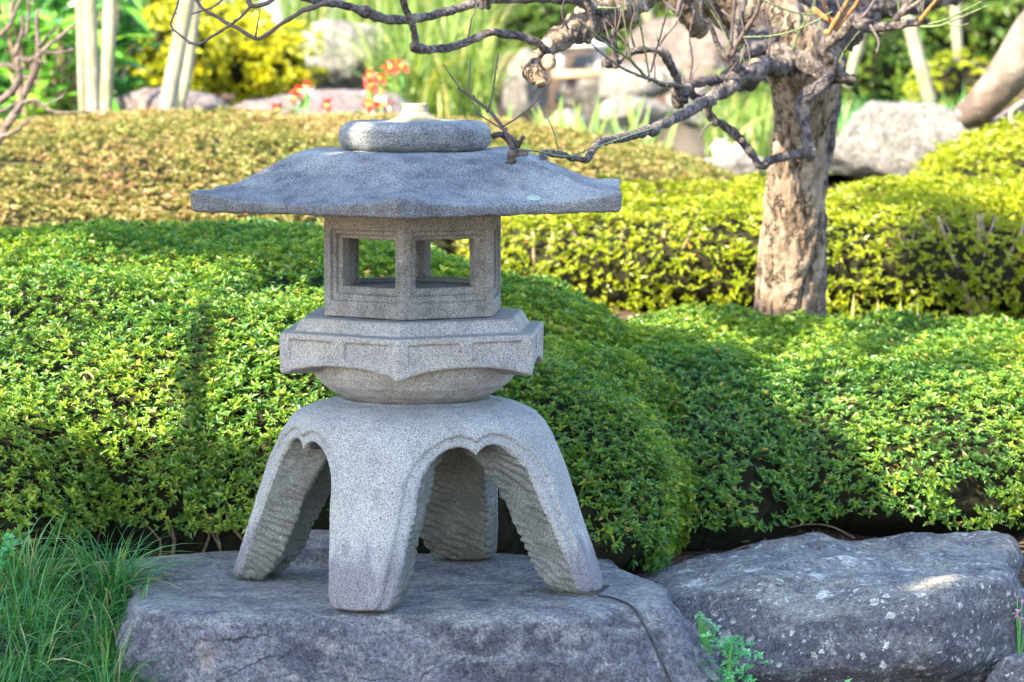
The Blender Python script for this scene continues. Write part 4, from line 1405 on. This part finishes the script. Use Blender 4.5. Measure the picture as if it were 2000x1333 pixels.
def boxq(c, s, bev=0.12):
    c = np.array(c, float)
    s = np.array(s, float) / 2
    bv_ = bev * s.min()
    V, idx = [], {}
    for z, ins in ((-1, 1), (-1, 0), (1, 0), (1, 1)):
        for sx, sy in ((-1, -1), (1, -1), (1, 1), (-1, 1)):
            V.append(c + np.array([sx * (s[0] - bv_ * ins), sy * (s[1] - bv_ * ins), z * (s[2] - bv_ * (1 - ins))]))
    F = [[3, 2, 1, 0], [12, 13, 14, 15]]
    for l in range(3):
        for k in range(4):
            F.append([l * 4 + k, l * 4 + (k + 1) % 4, (l + 1) * 4 + (k + 1) % 4, (l + 1) * 4 + k])
    return np.array(V), np.array(F)


def pxbox(px0, px1, y0, y1, d, depth):
    a, b_ = P(px0, y0, d), P(px1, y1, d)
    return boxq(((a[0] + b_[0]) / 2, a[1] + depth / 2, (a[2] + b_[2]) / 2), (abs(b_[0] - a[0]), depth, abs(a[2] - b_[2])), .25)


M_PALE = plain("pale_stone", (.28, .28, .29), .85, .12, 20)
V, F = nets(lambda X, Y, Z: smax([np.hypot((X - P(1125, 90, 19)[0]) / 1.25, (Y - 11.62) / 1.0) - .17 + (Z - P(1125, 100, 19)[2]) * 1.2, P(1125, 96, 19)[2] - Z], .01), P(1125, 90, 19) - np.array([.3, .1, .1]) + np.array([0, -.25, 0]), P(1125, 90, 19) + np.array([.3, .45, .2]), .012)
mobj("roof", V, F, M_PALE, sl)
for x0, x1 in ((1088, 1106), (1162, 1180)):
    V, F = pxbox(x0, x1, 94, 140, 19.05, .14)
    mobj("post", V, F, M_PALE, sl)
V, F = pxbox(1106, 1162, 92, 108, 19.05, .12)
mobj("lintel", V, F, M_PALE, sl)
V, F = pxbox(1080, 1190, 139, 154, 18.8, .3)
tag(mobj("wooden_plank", V, F, plain("plank_wood", (.35, .22, .13), .8, .3, 25), origin=P(1135, 146, 18.8)), "brown wooden plank under the small far stone lantern", "plank")
V, F = pxbox(1108, 1122, 154, 190, 18.85, .2)
tag(mobj("plank_post", V, F, plain("post_wood", (.14, .11, .1), .8, .3, 25), origin=P(1115, 180, 18.8)), "short dark post standing in the pond under the plank", "post")

# ------------------------------------------------------------------ background planting
def bush(name, label, blobs, mat, spacing, leaf, seed, cat="shrub", nleaf=6, wide=.45, group=None, lump=.05):
    return hedge(name, label, cat, blobs, mat, spacing, leaf, nleaf, seed, lump=lump, lfreq=3.5, gaps=.06, layers=(0, -.06), wide=wide, group=group, up=.35, core=.88)


def blob(px, py, d, wpx, hpx, e=2.1, dep=None):
    c = P(px, py, d)
    return (tuple(c), (wpx / FPX * d, dep or wpx / FPX * d * .8, hpx / FPX * d), e)


bush("golden_shrub", "bright golden-yellow leafy shrub left of the pale boulder", [blob(490, 125, 17.2, 125, 82), blob(320, 115, 16.9, 115, 95), blob(400, 60, 18.2, 120, 55)], M_YEL, .04, .05, 201, nleaf=6)
bush("clipped_shrub", "clipped olive-green shrub behind the thick leaning pole", [blob(1715, 130, 17.8, 110, 95)], M_BGLEAF, .045, .042, 202)
bush("clipped_shrub", "clipped rounded shrub left of the leaning tree, above the block rock", [blob(1890, 170, 17.0, 105, 68)], M_AZ2, .04, .035, 203)
bush("dark_shrub", "dark loose-leaved shrub in the upper right corner", [blob(1880, 40, 21.5, 160, 80)], M_BGLEAF, .07, .08, 204, nleaf=5)
bush("green_shrub", "fresh green shrub behind the branch at top centre", [blob(1035, 35, 21.0, 80, 42)], M_BGLEAF, .045, .05, 205)
bush("low_shrub", "low green shrub left of the plum trunk beyond the pond", [blob(1440, 205, 16.5, 75, 70)], M_BGLEAF, .04, .04, 206)
bush("low_shrub", "loose yellowish shrub behind the plum trunk fork", [blob(1560, 120, 18.5, 110, 80)], M_BGLEAF, .05, .05, 207)
bush("far_hedge", "dim green hedge along the back left of the garden", [((-4.2, 16.5, .9), (2.6, 1.0, 1.0), 3)], M_BGLEAF, .085, .08, 208, "hedge")
bush("far_hedge", "dim green hedge along the back right of the garden", [((4.2, 17.5, .8), (2.7, 1.0, 1.1), 3)], M_BGLEAF, .085, .08, 209, "hedge")
bush("far_hedge", "dim green hedge closing the back centre of the garden", [((.7, 19.5, .7), (1.9, .9, .75), 3)], M_BGLEAF, .085, .08, 210, "hedge")
V, F = boxq((-1.0, 21.8, 1.2), (13, .25, 2.6))
gw = mobj("garden_wall", V, F, plain("grey_plaster", (.2, .23, .27), .9, .12, 3), smooth=False, origin=(-1, 21.8, 0))
tag(gw, "grey blue plaster wall far behind the garden", "wall")

# broad-leaved evergreen, each leaf a part
ol = empty("broad_leaved_shrub", tuple(P(100, 270, 14.6)), "glossy broad-leaved evergreen shrub behind the poles at upper left", "shrub")


def leaf_mesh(L, W, droop, n=5):
    V, F = [], []
    for k in range(n + 1):
        t = k / n
        wv = W * math.sin(math.pi * min(1, t * .93 + .05)) ** .8
        z = -droop * t * t * L
        for s in (-1, 0, 1):
            V.append([t * L, s * wv / 2, z + abs(s) * wv * .18])
    for k in range(n):
        for s in range(2):
            a = k * 3 + s
            F.append([a, a + 1, a + 4, a + 3])
    return np.array(V), np.array(F)


def inst_mesh(name, V, F, mat):
    me = fast_mesh(name, V, F)
    me.materials.append(mat)
    return me


lm = [inst_mesh("broad_leaf", *leaf_mesh(.13, .036, dr), M_OLE) for dr in (.1, .35, .6)]
gl = np.random.default_rng(55)


def put(name, me, loc, dirv, roll, parent, scale=1.):
    ob = bpy.data.objects.new(name, me)
    d = Vector(dirv).normalized()
    qx = d.to_track_quat('X', 'Z')
    ob.rotation_mode = 'QUATERNION'
    from mathutils import Quaternion
    ob.rotation_quaternion = qx @ Quaternion((1, 0, 0), roll)
    ob.scale = (scale,) * 3
    ob.location = Vector(loc) - Vector(wloc(parent))
    link(ob, parent)
    return ob


nleafs = 0
for s_ in range(36):
    px, py = gl.uniform(-40, 265), gl.uniform(-20, 235)
    if px > 150 and py > 200:
        py -= 90
    d = gl.uniform(14.4, 15.2)
    tip = P(px, py, d)
    nw = int(gl.integers(7, 10))
    root = P(110 + (px - 110) * .4, 275, 14.8)
    V, F = tube([[*root, .012], [*(root * .4 + tip * .6 + gl.normal(0, .03, 3)), .008], [*tip, .004]], 6, .06)
    mobj("stem", V, F, M_STEM, ol)
    for k in range(nw):
        if nleafs >= 298:
            break
        a = k * 2.4 + gl.uniform(0, .5)
        el = gl.uniform(-.3, .8)
        dv = (math.cos(a) * math.cos(el), math.sin(a) * math.cos(el) - .2, math.sin(el) + .1)
        put("leaf", lm[int(gl.integers(3))], tip - np.array([0, 0, .02 * (k // 3)]), dv, gl.uniform(-.5, .5), ol, gl.uniform(.8, 1.3))
        nleafs += 1
# denser interior leaves of the same shrub
pi_ = np.array([P(gl.uniform(-60, 250), gl.uniform(-30, 265) if q % 3 else gl.uniform(180, 265), gl.uniform(14.9, 15.6)) for q in range(420)])
V, F, T = leaves(pi_, np.tile([0, -.5, .8], (420, 1)) + gl.normal(0, .5, (420, 3)), np.full(420, .12), 6, 303, .28)
mobj("foliage", V, F, leafmat("broad_leaf_deep", [(0, (.01, .05, .02)), (.5, (.03, .13, .03)), (1, (.1, .3, .04))], .3, .3), ol, smooth=False, attrs={"tint": T}, kind="stuff")
bush("dark_shrub", "dark evergreen mass behind the broad-leaved shrub at upper left", [blob(60, 110, 17.0, 260, 150)], leafmat("deep_leaf", [(0, (.01, .04, .012)), (.6, (.04, .12, .02)), (1, (.12, .25, .03))]), .06, .06, 211)

# bare shrub at the left edge
bs = empty("bare_shrub", tuple(P(5, 300, 11.2)), "bare leafless shrub with twiggy knuckled branches at the left edge", "shrub")
M_BARE = barkmat("bare_shrub_bark", (.06, .045, .045), (.13, .10, .09), (.21, .17, .15), 1.6, 1., (.2, .18, .16))
for pts, dd in [([(-20, 310, 9), (10, 250, 8.5), (32, 218, 8), (50, 178, 8), (66, 145, 7.5), (75, 112, 8), (74, 85, 5), (72, 45, 4), (74, 18, 2.5)], 11.2),
                ([(75, 108, 6), (92, 92, 5), (118, 72, 4), (148, 46, 2.5)], 11.15), ([(74, 112, 7), (50, 118, 6), (32, 112, 6), (30, 104, 6), (44, 62, 4), (42, 30, 3)], 11.2),
                ([(-30, 215, 8), (5, 195, 8), (30, 170, 7), (38, 145, 6), (34, 112, 5)], 11.1), ([(30, 220, 4), (45, 200, 4), (70, 197, 4), (85, 208, 3.5), (110, 220, 3), (180, 218, 1.5)], 11.0),
                ([(-20, 225, 4), (15, 212, 4), (38, 198, 3.6), (60, 200, 3)], 11.3), ([(-15, 270, 5), (25, 260, 4), (50, 240, 3), (70, 225, 1.5)], 11.1),
                ([(-20, 80, 6), (10, 60, 5), (22, 45, 5), (30, 20, 4), (50, -15, 3)], 11.3), ([(76, 100, 4), (95, 104, 3.5), (120, 103, 3), (145, 96, 1.5)], 11.1),
                ([(22, 45, 4), (24, 10, 4), (30, -30, 4)], 11.3), ([(74, 92, 3), (100, 62, 2.5), (112, 50, 1.6)], 11.0), ([(50, 75, 3), (56, 30, 3), (54, -20, 3)], 11.3),
                ([(75, 118, 4), (88, 125, 2.5), (92, 120, 1.4)], 11.1), ([(-10, 130, 5), (20, 128, 5), (45, 150, 4), (62, 150, 4)], 11.2), ([(85, 208, 2.2), (120, 190, 1.8), (132, 172, 1)], 11.0)]:
    V, F = tube(px_path(pts, dd), 10, .015, .14, 60)
    mobj("branch", V, F, M_BARE, bs)


# blades
def blades(roots, dirs, length, width, seed, n=7, arch=1.):
    g_ = np.random.default_rng(seed)
    m = len(roots)
    t = np.linspace(0, 1, n)
    up = np.array([0, 0, 1.])
    hor = dirs / (np.linalg.norm(dirs, axis=1, keepdims=True) + 1e-9)
    lean = g_.uniform(.15, 1., m) * arch
    pos = roots[:, None] + up * (length[:, None] * (t - .42 * lean[:, None] * t ** 2.4))[..., None] + hor[:, None] * (length[:, None] * lean[:, None] * .75 * t ** 1.8)[..., None]
    sd = np.cross(hor, up)
    sd = sd + g_.normal(0, .3, sd.shape)
    sd /= np.linalg.norm(sd, axis=1, keepdims=True)
    wv = width[:, None] * np.clip(1.02 - t ** 2.2, .03, 1)[None] / 2
    l = pos + sd[:, None] * wv[..., None]
    r = pos - sd[:, None] * wv[..., None]
    V = np.stack([l, r], 2).reshape(-1, 3)
    b_ = (np.arange(m) * 2 * n)[:, None, None] + (np.arange(n - 1) * 2)[None, :, None]
    F = (b_ + np.array([0, 1, 3, 2])[None, None]).reshape(-1, 4)
    tint = np.repeat(np.where(g_.random(m) < .06, 1., g_.random(m) * .9), 2 * n)
    return V, F, tint


def tussock(name, label, px0, px1, py, d0, d1, n, L, W, mat, seed, arch=1., cat="grass", droop_dir=None):
    g_ = np.random.default_rng(seed)
    rt = []
    for _ in range(n):
        d = g_.uniform(d0, d1)
        p = P(g_.uniform(px0, px1), py, d)
        p[2] = ground_at(p[0], p[1]) - .01 if py is None or True else p[2]
        rt.append(p)
    rt = np.array(rt)
    dr = g_.normal(size=(n, 3))
    dr[:, 2] = 0
    if droop_dir is not None:
        dr = dr + np.array(droop_dir)
    V, F, T = blades(rt, dr, g_.uniform(L[0], L[1], n), g_.uniform(W[0], W[1], n), seed + 1, arch=arch)
    o = empty(name, rt.mean(0), label, cat)
    mobj("blade", V, F, mat, o, attrs={"tint": T}, kind="stuff")
    return o


tussock("long_grass_clump", "arching yellow-green long grass beside the red blossoms", 740, 960, 200, 16.4, 17.6, 520, (.35, .75), (.008, .016), M_BLADE, 61, 1.2)
tussock("reed_bed", "tall pale reeds in front of the grey wall at top left of centre", 560, 960, 120, 19.5, 21, 600, (.5, 1.0), (.01, .018), M_BLADE, 62, .4)
tussock("bank_grass", "bright grass tufts on the bank right of the arching clump", 990, 1300, 250, 13.7, 14.2, 420, (.10, .26), (.006, .012), M_BLADE, 63, .8)
tussock("bank_grass", "green grass along the far bank under the leaning poles", 1640, 1880, 200, 15.0, 16.2, 500, (.12, .26), (.006, .014), M_GRASS, 64, .9)
tussock("bank_grass", "yellowish grass left of the plum trunk along the water", 1380, 1500, 250, 15.0, 16.4, 400, (.12, .3), (.006, .014), M_BLADE, 65, .9)
tussock("bank_grass", "dry pale grass at the foot of the yellow-green hedge", 1330, 1500, 600, 10.35, 10.55, 34, (.06, .11), (.003, .005), leafmat("dry_blade", [(0, (.3, .26, .12)), (1, (.55, .5, .3))], .3, .5), 66, 1.1)
tussock("bank_grass", "blue-green strap leaves at the foot of the plum trunk", 1610, 1800, 640, 10.3, 10.6, 50, (.06, .14), (.006, .010), M_BLADE, 67, 1.1)

# iris clumps: every leaf its own part
im = [inst_mesh("iris_leaf", *leaf_mesh(.24, .016, dr, 6), M_IRIS) for dr in (.05, .2, .45)]
for ci, (px, d, lab) in enumerate([(1020, 14.3, "iris clump nearest the lantern ring, at the pond edge"), (1095, 14.6, "iris clump around the small pale stone"), (1165, 14.2, "tall iris clump leaning right at the pond edge"),
                                   (1240, 14.5, "iris clump below the low whitish rock"), (960, 14.4, "dark iris clump just right of the arching grass")]):
    c = P(px, 250, d)
    c[2] = ground_at(c[0], c[1])
    ic = empty("iris_clump", c, lab, "plant", "iris clumps at the pond edge")
    for k in range(18):
        a = gl.uniform(0, 6.28)
        put("leaf", im[k % 3], c + np.array([gl.normal(0, .035), gl.normal(0, .03), 0]), (.5 * math.cos(a), .3 * math.sin(a), 1), gl.uniform(0, 6.28), ic, gl.uniform(.7, 1.25))

# red and white blossoms
M_PET = plain("red_petal", (.75, .06, .05), .5, .3, 60, .3, 0)
M_PETW = plain("pink_white_petal", (.85, .6, .55), .5, .2, 60, .3, 0)
M_EYE = plain("flower_eye", (.85, .6, .08), .6, .2, 60, .3, 0)
M_FSTEM = plain("flower_stem", (.1, .3, .08), .6, .2, 60, .3, 0)
M_FLEAF = leafmat_solid("flower_leaf", (.14, .32, .05))
petal = [inst_mesh("petal", *leaf_mesh(.034, .026, .2, 4), mm) for mm in (M_PET, M_PETW)]
fleaf = inst_mesh("flower_leaf", *leaf_mesh(.06, .02, .3, 4), M_FLEAF)
fl = [(541, 215, "lone red blossom furthest left on the bronze dome"), (575, 192, "lower red and white blossom of the left pair"), (585, 178, "left upper pink-red blossom above the pair"),
      (600, 172, "right upper pink-red blossom above the pair"), (638, 207, "lone red blossom between the left pair and the big cluster"),
      (718, 205, "red blossom at the bottom left of the big cluster"), (733, 198, "red blossom low in the middle of the big cluster"), (752, 203, "bright red blossom at the bottom right of the big cluster"),
      (744, 185, "red and white blossom right of centre in the big cluster"), (722, 182, "red blossom left of centre in the big cluster"), (726, 166, "deep red blossom midway up the big cluster"),
      (722, 148, "orange-pink blossom at the top left of the big cluster"), (742, 153, "small orange blossom at the top right of the big cluster"),
      (762, 132, "left blossom of the highest pair"), (785, 129, "right blossom of the highest pair"), (735, 210, "pale pink blossom at the very bottom of the big cluster")]
for fi, (px, py, lab) in enumerate(fl):
    d = gl.uniform(13.9, 14.1)
    c = P(px, py, d)
    gz = ground_at(c[0], c[1])
    fo = empty("red_flower", (c[0], c[1], gz), lab, "flower", "red and white blossoms behind the bronze dome")
    V, F = tube([[c[0] + .01, c[1] + .01, gz, .003], [c[0] + .006, c[1], (gz + c[2]) / 2, .003], [*c, .003]], 6, .05)
    mobj("stem", V, F, M_FSTEM, fo)
    for k in range(6):
        a = k * math.pi / 3 + gl.uniform(-.2, .2)
        put("petal", petal[0 if gl.random() < .72 else 1], c, (math.cos(a), -.45, math.sin(a) + .2), gl.uniform(-.3, .3), fo, gl.uniform(.8, 1.1))
    V, F = boxq(c + np.array([0, -.008, 0]), (.011, .011, .011), .6)
    mobj("eye", V, F, M_EYE, fo)
    for k in range(3):
        a = gl.uniform(0, 6.28)
        put("leaf", fleaf, (c[0], c[1], c[2] - gl.uniform(.03, .1)), (math.cos(a), -.3 + .5 * math.sin(a), .4), 0, fo, gl.uniform(.8, 1.3))

# glints of light at the pond edge, modelled as white petal heads
for k, (px, py, lab) in enumerate([(1408, 286, "white petal head standing for a glint of light at the pond edge, left of the plum trunk"), (1440, 292, "small white petal head standing for a glint beside the larger one, nearer the trunk")]):
    c = P(px, py, 14.6)
    gz = min(ground_at(c[0], c[1]), c[2] - .05)
    wo = empty("white_glint", (c[0], c[1], gz), lab, "flower", "white light glints at the pond edge")
    V, F = tube([[c[0], c[1], gz, .003], [*c, .003]], 6, .05)
    mobj("stem", V, F, M_FSTEM, wo)
    pm = inst_mesh("glint_petal", *leaf_mesh(.045 if k == 0 else .03, .035, .2, 4), plain("glint_petal", (.8, .8, .78), .5, .05, 60, .3, 0))
    for q in range(12):
        a = q * math.pi / 3 + (q > 5) * .5
        put("petal", pm, c, (math.cos(a), -.4 - (q > 5) * .5, math.sin(a)), 0, wo)

# ------------------------------------------------------------------ small plants in front
def cluster(name, label, spots, mat, leaf, n, seed, cat="plant", wide=.6, up=(0, -.3, 1)):
    g_ = np.random.default_rng(seed)
    spots = np.array(spots)
    V, F, T = leaves(spots, np.tile(up, (len(spots), 1)) + g_.normal(0, .35, spots.shape), g_.uniform(.7, 1.2, len(spots)) * leaf, n, seed, wide, (.8, 1.5))
    o = empty(name, spots.mean(0), label, cat)
    mobj("foliage", V, F, mat, o, smooth=False, attrs={"tint": T}, kind="stuff")
    for s_ in spots[::max(1, len(spots) // 8)]:
        b_ = spots.mean(0) + np.array([0, .04, -.12])
        Vt, Ft = tube([[*b_, .0022], [*((b_ + s_) / 2 + np.array([0, 0, .01])), .0018], [*s_, .001]], 6, .02)
        mobj("stem", Vt, Ft, M_FSTEM, o)
    return o


g2 = np.random.default_rng(88)
cluster("mint_plant", "bright mint-green leafy plant growing in the gap between the two rocks", [P(1425 + g2.normal(0, 22) * (1 + (y_ - 1240) / 140), y_, 7.22 + g2.uniform(-.03, .03)) for y_ in g2.uniform(1243, 1360, 110)], M_MINT, .014, 5, 71)
cluster("mint_plant", "small grey-green sprig above the mint plant, against the lichen rock", [P(1362 + k_ * 2.6 + g2.normal(0, 3), 1195 + k_ * 3 + g2.normal(0, 4), 7.3) for k_ in range(14)], leafmat("sprig_leaf", [(0, (.08, .25, .14)), (1, (.2, .42, .28))]), .014, 4, 72)
cluster("clover_patch", "small emerald clover under the left hedge beside the lantern foot", [np.array([x_, y_, ground_at(x_, y_) + .02]) for x_, y_ in zip(g2.uniform(-.75, -.42, 60), g2.uniform(.47, .54, 60))], M_MINT, .013, 4, 73)
cluster("clover_patch", "emerald leaves in the dark gap between the lantern's back legs", [np.array([x_, y_, ground_at(x_, y_) + g2.uniform(.02, .09)]) for x_, y_ in zip(g2.uniform(-.22, .1, 40), g2.uniform(.5, .58, 40))], M_MINT, .014, 4, 74)
cluster("clover_patch", "round emerald leaves at the left edge under the near mound", [P(g2.uniform(-20, 22), g2.uniform(1050, 1105), 7.5) for _ in range(14)], M_MINT, .018, 4, 75, wide=.9)
cluster("pink_flower_sprig", "tiny pink flowers at the right edge beside the lichen rock", [P(g2.uniform(1980, 2012), g2.uniform(1168, 1222), 7.55) for _ in range(9)], leafmat("pink_petal", [(0, (.12, .3, .12)), (.4, (.5, .2, .38)), (1, (.75, .4, .6))]), .009, 5, 76, "flower", .7)
cluster("round_leaf_plant", "rounded green leaf at the bottom edge below the lichen rock", [P(1640 + k_ * 12, 1340, 7.15) for k_ in range(3)], M_MINT, .025, 3, 78, wide=.9)

# mondo grass tussock, lower left
n_ = 2900
gg = np.random.default_rng(91)
rt = np.stack([gg.uniform(-1.12, -.74, n_), gg.uniform(-.52, .16, n_), np.zeros(n_)], 1)
rt[:, 2] = -.24 + .02 * rt[:, 1]
clump_c = np.stack([gg.uniform(-1.12, -.74, 34), gg.uniform(-.5, .14, 34)], 1)
ci = gg.integers(0, 34, n_)
rt[:, :2] = clump_c[ci] + gg.normal(0, .022, (n_, 2))
rt[:, 2] = np.interp(rt[:, 1], [-.5, .16], [-.235, -.02])
dr = gg.normal(size=(n_, 3)) * np.array([1, .7, 0])
dr[:, :2] += (rt[:, :2] - clump_c[ci]) * 25 + np.array([.35, -.25])
V, F, T = blades(rt, dr, gg.uniform(.10, .22, n_), gg.uniform(.003, .006, n_), 92, 8, 1.7)
gr = empty("mondo_grass", (-.95, -.2, -.25), "dense tussock of fine dark green grass left of the flat rock", "grass")
mobj("blade", V, F, M_GRASS, gr, attrs={"tint": T}, kind="stuff")
# a soil bank that carries the grass
V, F = sup_mesh(((-1.1, -.25, -.42), (.42, .62, .26), 2.2), 24, .99, .04, 5)
mobj("grass_bank", V, F, M_SOIL, kind="structure")

# single dry leaves caught on the hedges
M_DRY = plain("dry_leaf", (.5, .33, .2), .7, .3, 80, .2, 0)
dm = inst_mesh("dry_leaf", *leaf_mesh(.028, .014, .4, 4), M_DRY)
for px, py, d, lab in [(182, 745, 8.12, "curled dry leaf caught on the near left azalea mound"), (84, 590, 8.6, "pale dry leaf high on the left azalea mound"), (1332, 735, 8.9, "dry leaf on the sunny mound below the plum trunk"),
                       (402, 262, 12.9, "orange dry leaf on the bronze dome left of the roof"), (1732, 700, 9.1, "tan dry leaf on the low mound behind the lichen rock")]:
    c = P(px, py, d - .08)
    lo = bpy.data.objects.new("dry_leaf", dm)
    lo.location = c
    lo.rotation_euler = (gl.uniform(-1, 1), -1.2, gl.uniform(0, 3))
    link(lo)
    tag(lo, lab, "leaf", "dry leaves caught on the hedges")

# ------------------------------------------------------------------ garden trees behind the camera that cast the shade
E1 = np.cross(TO_SUN, [0, 0, 1.])
E1 /= np.linalg.norm(E1)
E2 = np.cross(E1, TO_SUN)


def in_poly(x, y, poly):
    c = np.zeros(x.shape, bool)
    j = len(poly) - 1
    for i in range(len(poly)):
        xi, yi = poly[i]
        xj, yj = poly[j]
        c ^= ((yi > y) != (yj > y)) & (x < (xj - xi) * (y - yi) / (yj - yi + 1e-12) + xi)
        j = i
    return c


def shade_tree(label, centre_pt, dist, poly, holes, extra, dens, leaf, seed, sparse=.12):
    """evergreen boughs between the sun and centre_pt: outline in metres across the sunbeams"""
    g_ = np.random.default_rng(seed)
    base_c = np.array(centre_pt) + TO_SUN * dist
    q = np.array(poly)
    lo, hi = q.min(0) - .1, q.max(0) + .1
    lo = np.minimum(lo, [-1.4, -1.3])
    hi = np.maximum(hi, [2.6, 2.5])
    n = int(dens * (hi - lo).prod())
    ab = g_.uniform(lo, hi, (n, 2))
    wob = np.stack([vnoise(np.c_[ab * 5, ab[:, :1] * 0], 1), vnoise(np.c_[ab * 5, ab[:, :1] * 0], 2)], 1) * .07
    k = in_poly(ab[:, 0] + wob[:, 0], ab[:, 1] + wob[:, 1], poly)
    for (a, b_, ra, rb) in holes:
        k &= ((ab[:, 0] - a) / ra) ** 2 + ((ab[:, 1] - b_) / rb) ** 2 > 1
    sp = vnoise(np.c_[ab * 4.5, ab[:, :1] * 0], 7)
    k |= (sp > .52) & (g_.random(n) < sparse * .8) & (ab[:, 1] > -.3) & ~((np.abs(ab[:, 0]) < .12) & (np.abs(ab[:, 1] - .3) < .2))
    for (a, b_, ra, rb, an) in extra:
        x, y = ab[:, 0] - a, ab[:, 1] - b_
        u, v = x * math.cos(an) + y * math.sin(an), -x * math.sin(an) + y * math.cos(an)
        k |= (u / ra) ** 2 + (v / rb) ** 2 < 1
    ab = ab[k]
    ps = base_c + np.outer(ab[:, 0], E1) + np.outer(ab[:, 1], E2) + np.outer(g_.normal(0, .25, len(ab)), TO_SUN)
    o = empty("shade_tree", (base_c[0] - .6, base_c[1] - .9, -.4), label, "tree")
    V, F, T = leaves(ps, g_.normal(size=ps.shape) + np.array([0, 0, 1.]), np.full(len(ps), leaf), 4, seed + 1, .55, simple=True)
    mobj("crown", V, F, M_AZ1, o, smooth=False, attrs={"tint": T}, kind="stuff")
    tb = np.array([base_c[0] - .6, base_c[1] - .9, -.5])
    V, F = tube([[*tb, .12], [*(tb + [.05, .1, 1.2]), .1], [*(tb + [.1, .2, 2.2]), .08], [*(base_c + E1 * .3 + TO_SUN * .4), .03]], 16, .1, .1, 8)
    mobj("trunk", V, F, M_TRUNK, o)
    for tgt in ((-.6, -.3), (.3, .3), (1.2, .7), (2.0, .65), (.1, -.7), (.7, -.5)):
        e = base_c + E1 * tgt[0] + E2 * tgt[1]
        st = tb + np.array([.1, .2, 2.2])
        V, F = tube([[*st, .05], [*((st + e) / 2 + TO_SUN * .25), .03], [*e, .01]], 8, .1, .1, 8)
        mobj("branch", V, F, M_TRUNK, o)
    return o


MAIN = [(-1.4, -1.3), (-1.4, .38), (-.75, .47), (-.45, .49), (-.2, .54), (.05, .58), (.2, .66), (.36, .80), (.55, .95), (.75, 1.0), (1.1, .98), (1.5, .92), (2.0, .86), (2.6, .8),
        (2.6, .40), (1.95, .46), (1.5, .45), (1.1, .52), (.8, .46), (.56, .22), (.46, .02), (.46, -.14), (.72, -.22), (.9, -.42), (1.0, -.7), (.9, -1.3)]
HOLES = [(0, .38, .075, .075), (.012, .25, .045, .11), (.01, -.76, .06, .05), (-.75, .12, .05, .07), (.62, -.40, .05, .04), (-.30, -.86, .05, .05)]
EXTRA = [(1.10, 2.09, .16, .12, .3), (.9, 1.28, .28, .05, .5), (.3, 1.12, .16, .03, .9), (1.3, 2.3, .3, .04, .2)]
shade_tree("low evergreen tree beside the camera whose boughs shade the lantern", (LX, 0, .45), 3.6, MAIN, HOLES, EXTRA, 6200, .06, 401)

# small fallen leaves and grit lying on the flat rock
gk = np.random.default_rng(17)
dp = []
for _ in range(170):
    x, y = gk.uniform(-.75, .3), gk.uniform(-.38, .44)
    hit = bv.ray_cast(Vector((x, y, .5)), Vector((0, 0, -1)))
    if hit[0] is not None and hit[1].z > .8:
        dp.append([x, y, hit[0].z + .002])
dp = np.array(dp)
V, F, T = leaves(dp, np.tile([0, 0, 1.], (len(dp), 1)) + gk.normal(0, .15, dp.shape), gk.uniform(.003, .011, len(dp)), 1, 18, .45, (1.45, 1.5), droop=.05)
mobj("fallen_leaf_grit", V, F, bpy.data.materials["dry_leaf_litter"], attrs={"tint": T}, smooth=False, kind="stuff")
